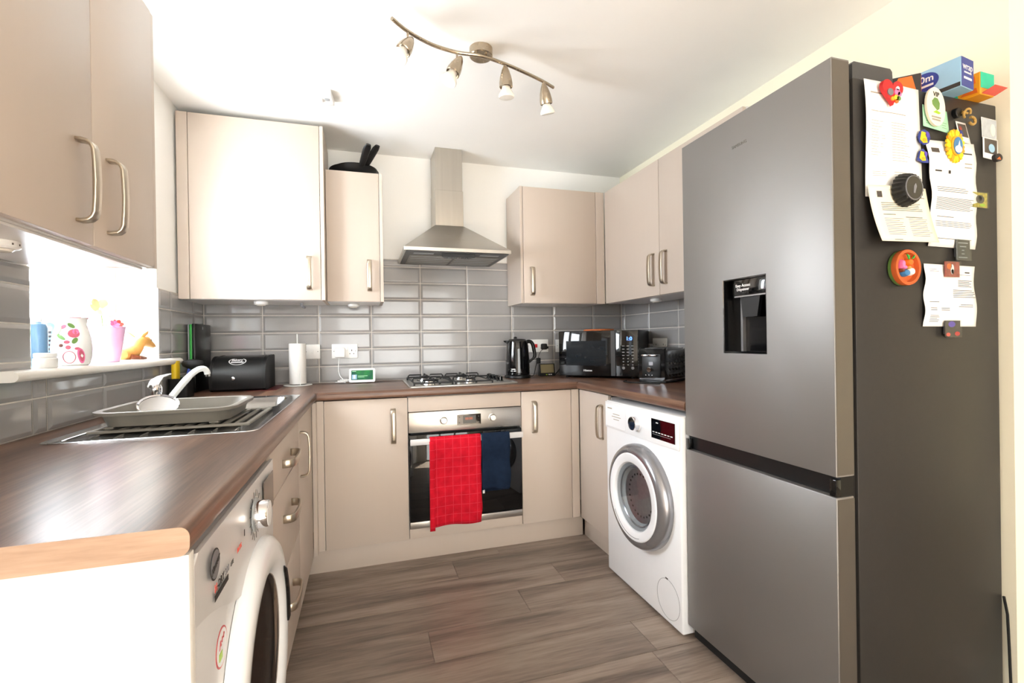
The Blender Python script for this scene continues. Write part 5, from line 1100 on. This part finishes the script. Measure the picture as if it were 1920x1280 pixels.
carton('foil_box', 'long orange and black kitchen foil box lying behind the food wrap', (2.322, -2.128, FT + .0003), 46, .055, .300, .056, 'ink_dark', [
    s_poly('flame', xface([(.010, .004), (.070, .004), (.050, .052), (.020, .052)], -.0002), 'orange'), s_poly('flame', xface([(.100, .004), (.170, .004), (.140, .052), (.115, .052)], -.0002), 'orange'), s_text('foil', .044, (-.0010, .092, .014), (0, -1, 0), (0, 0, 1), 'print_white', align='CENTER', bold=.0006),
    s_poly('end_panel', yface([(.002, .002), (.053, .002), (.053, .054), (.002, .054)], -.0002), 'orange')])
carton('snack_box', 'green and orange snack carton with torn flaps at the fridge top edge', (2.487, -2.170, FT + .0003), 2, .062, .230, .062, 'amber', [
    s_poly('lime_panel', xface([(.085, .001), (.150, .001), (.150, .061), (.085, .061)], -.0002), 'lime'), s_poly('teal_panel', xface([(.050, .001), (.084, .001), (.070, .061), (.055, .061)], -.0002), 'teal'), s_poly('swirl', xface(ell(.066, .030, .010, .016, 18), -.0008), 'print_white'),
    s_poly('teal_end', yface([(.001, .018), (.061, .018), (.061, .061), (.001, .061)], -.0002), 'teal'), s_poly('flap', ([(.004, -.002, .001), (.060, -.002, .001), (.060, -.030, .010), (.004, -.030, .010)], [(.004, -.002, .002), (.060, -.002, .002), (.060, -.030, .011), (.004, -.030, .011)]), 'coral'),
    s_poly('crisp_print', xface([(.006, .006), (.046, .010), (.030, .024), (.008, .020)], -.0002), 'orange'), s_poly('crisp_print', xface([(.010, .034), (.044, .030), (.050, .050), (.012, .054)], -.0002), 'orange')])

# ------------------------------------------------------------------ ceiling spotlight, alarm, pans, cupboard lights
t = thing('spotlight_bar', 'wavy satin nickel ceiling spotlight bar with four lamp heads', 'ceiling light', (1.313, -1.20, ZC))
b = MB(); b.lathe([(.046, 0), (.046, -.030), (.043, -.033), (.001, -.033)], (1.313, -1.20, ZC - .0005), 'z', 36); wpart(t, 'ceiling_rose', b, 'nickel')
ZB = 2.225
K = [(.960, -1.362), (1.018, -1.308), (1.110, -1.255), (1.210, -1.232), (1.302, -1.235), (1.410, -1.208), (1.510, -1.170), (1.600, -1.130), (1.664, -1.095)]
def cr_(i, u):
    P = [Vector((*K[max(0, min(len(K) - 1, i + k))], 0)) for k in (-1, 0, 1, 2)]
    return .5 * ((2 * P[1]) + (P[2] - P[0]) * u + (2 * P[0] - 5 * P[1] + 4 * P[2] - P[3]) * u * u + (3 * P[1] - P[0] - 3 * P[2] + P[3]) * u ** 3)
pts = [cr_(i, k / 5) + Vector((0, 0, ZB)) for i in range(len(K) - 1) for k in range(5)] + [Vector((*K[-1], ZB))]
b = MB(); b.tube(pts, .0068, 12); wpart(t, 'bar', b, 'nickel')
for dx in (-.018, .018): b = MB(); b.cyl((1.308 + dx, -1.225 - dx * .2, ZB + .004), (1.308 + dx, -1.222 - dx * .2, ZC - .0335), .004, .004, 10); wpart(t, 'strut', b, 'nickel')
for (x, y), dv in zip((K[1], K[3], K[5], (1.610, -1.126)), ((-.45, -.35, -.85), (-.45, -.10, -.9), (.06, .10, -1), (.25, .25, -.95))):
    d_ = Vector(dv).normalized(); top = Vector((x, y, ZB)); piv = top + Vector((0, 0, -.048))
    b = MB(); b.cyl(top, piv, .0042, .0042, 10); st = wpart(t, 'lamp_arm', b, 'nickel')
    Mq = d_.to_track_quat('Z', 'Y').to_matrix(); base = piv - d_ * .026 + Vector((0, -.004, 0))
    b = MB(); b.lathe([(0.0013, -0.0150), (0.0075, -0.0088), (0.0156, 0.0075), (0.0231, 0.0325), (0.0269, 0.0550), (0.0269, 0.0700), (0.0244, 0.0725), (0.0244, 0.0625)], base, Mq, 24); hd = wpart(t, 'lamp_head', b, 'nickel')
    b = MB(); b.lathe([(0.0169, 0.0650), (0.0169, 0.0750), (0.0213, 0.0825), (0.0306, 0.1000), (0.0319, 0.1075), (0.0300, 0.1112), (0.0013, 0.1150)], base, Mq, 24); wpart(t, 'bulb', b, 'bulb_frost', parent=hd)
t = thing('heat_alarm', 'small white heat alarm on the ceiling', 'alarm', (.678, -.665, ZC - .0005), -6)
b = MB(); b.box(-.052, .052, -.052, .052, -.032, 0, .006, 2); part(t, 'case', b, 'plastic_white'); b = MB(); b.lathe([(.022, 0), (.022, -.006), (.018, -.010), (.001, -.010)], (-.010, -.010, -.032), 'z', 24); part(t, 'sensor', b, 'plastic_white'); part(t, 'test_button', MB().box(.020, .040, -.030, -.010, -.036, -.0321, .002), 'gasket_grey')
def pan(label, c, r_, zz_, ang, lift):
    t = thing('frying_pan', label, 'frying pan', (c[0], c[1], zz_), ang)
    b = MB(); b.lathe([(r_ * .72, .0003), (r_ * .76, .002), (r_ * .93, .030), (r_, .046), (r_ - .003, .047), (r_ * .91, .031), (r_ * .72, .005), (.001, .004)], (0, 0, 0), 'z', 44); part(t, 'pan', b, 'black_satin')
    b = MB(); p0 = Vector((r_ - .006, 0, .040)); p = bez(p0, p0 + Vector((.025, 0, .016)), p0 + Vector((.060, 0, .045 + lift)), p0 + Vector((.120, 0, .078 + lift)), 9)
    rings = []
    for i, q in enumerate(p):
        w_ = 1.5 * (.010, .011, .0115, .012, .0125, .013, .0135, .014, .0135, .009)[i]; h_ = (.005, .006, .007, .0075, .008, .008, .008, .008, .0075, .005)[i]
        rings.append([q + Vector((-.4 * h_ * math.sin(a), w_ * math.cos(a), h_ * math.sin(a))) for a in [6.283 * k / 12 for k in range(12)]])
    b.loft(rings); h = part(t, 'handle', b, 'black_satin'); b = MB(); q = p[-2]; b.lathe([(.0045, 0), (.0045, .0012)], q + Vector((-.004, 0, .0085)), Vector((-.4, 0, 1)).to_track_quat('Z', 'Y').to_matrix(), 12); obj('hanging_hole', b, 'black_matt', h)
    return t
pan('wide black frying pan on top of the narrow wall cupboard', (.812, -.150), .137, UT + .0003, -72, .0)
pan('smaller black frying pan stacked inside the wide one', (.822, -.150), .118, UT + .014, -60, .0)
LG = 'round white push lights under the wall cupboards'
def puck(label, x, y, z, r_=.034):
    t = thing('cupboard_light', label, 'cupboard light', (x, y, z - .0004), 0)
    b = MB(); b.lathe([(r_, 0), (r_, -.012), (r_ - .004, -.016), (r_ - .010, -.017)], (0, 0, 0), 'z', 28); part(t, 'case', b, 'plastic_white'); b = MB(); b.lathe([(r_ - .010, -.0172), (r_ - .014, -.021), (.001, -.023)], (0, 0, 0), 'z', 28); part(t, 'lens', b, 'bulb_frost'); return t
t = puck('round white push light under the double cupboard beside the window', .140, -1.800, 1.335, .034)
b = MB(); b.prism([(-.45, -.009), (.10, -.009), (.10, -.005), (-.45, -.005)], lambda a, z: (.0341 * math.cos(a), .0341 * math.sin(a), z), lambda a, z: (.0346 * math.cos(a), .0346 * math.sin(a), z)); part(t, 'brand_mark', b, 'ink')
puck('round white push light under the tall corner cupboard', .336, -.255, 1.339); puck('round white push light under the narrow cupboard with the pans', .796, -.125, UB, .032); puck('round white push light under the long side wall cupboard', 2.444, -.690, UB, .032)
b = MB(); b.cyl((.528, -.20, 1.3385), (.528, -.20, 1.318), .008, .008, 12); b.tube([(.528, -.20, 1.322), (.536, -.205, 1.315), (.545, -.21, 1.312)], .006, 8); single('pipe_stub', b, 'grey_mark', 'short grey pipe stub under the tall corner cupboard', 'pipe')
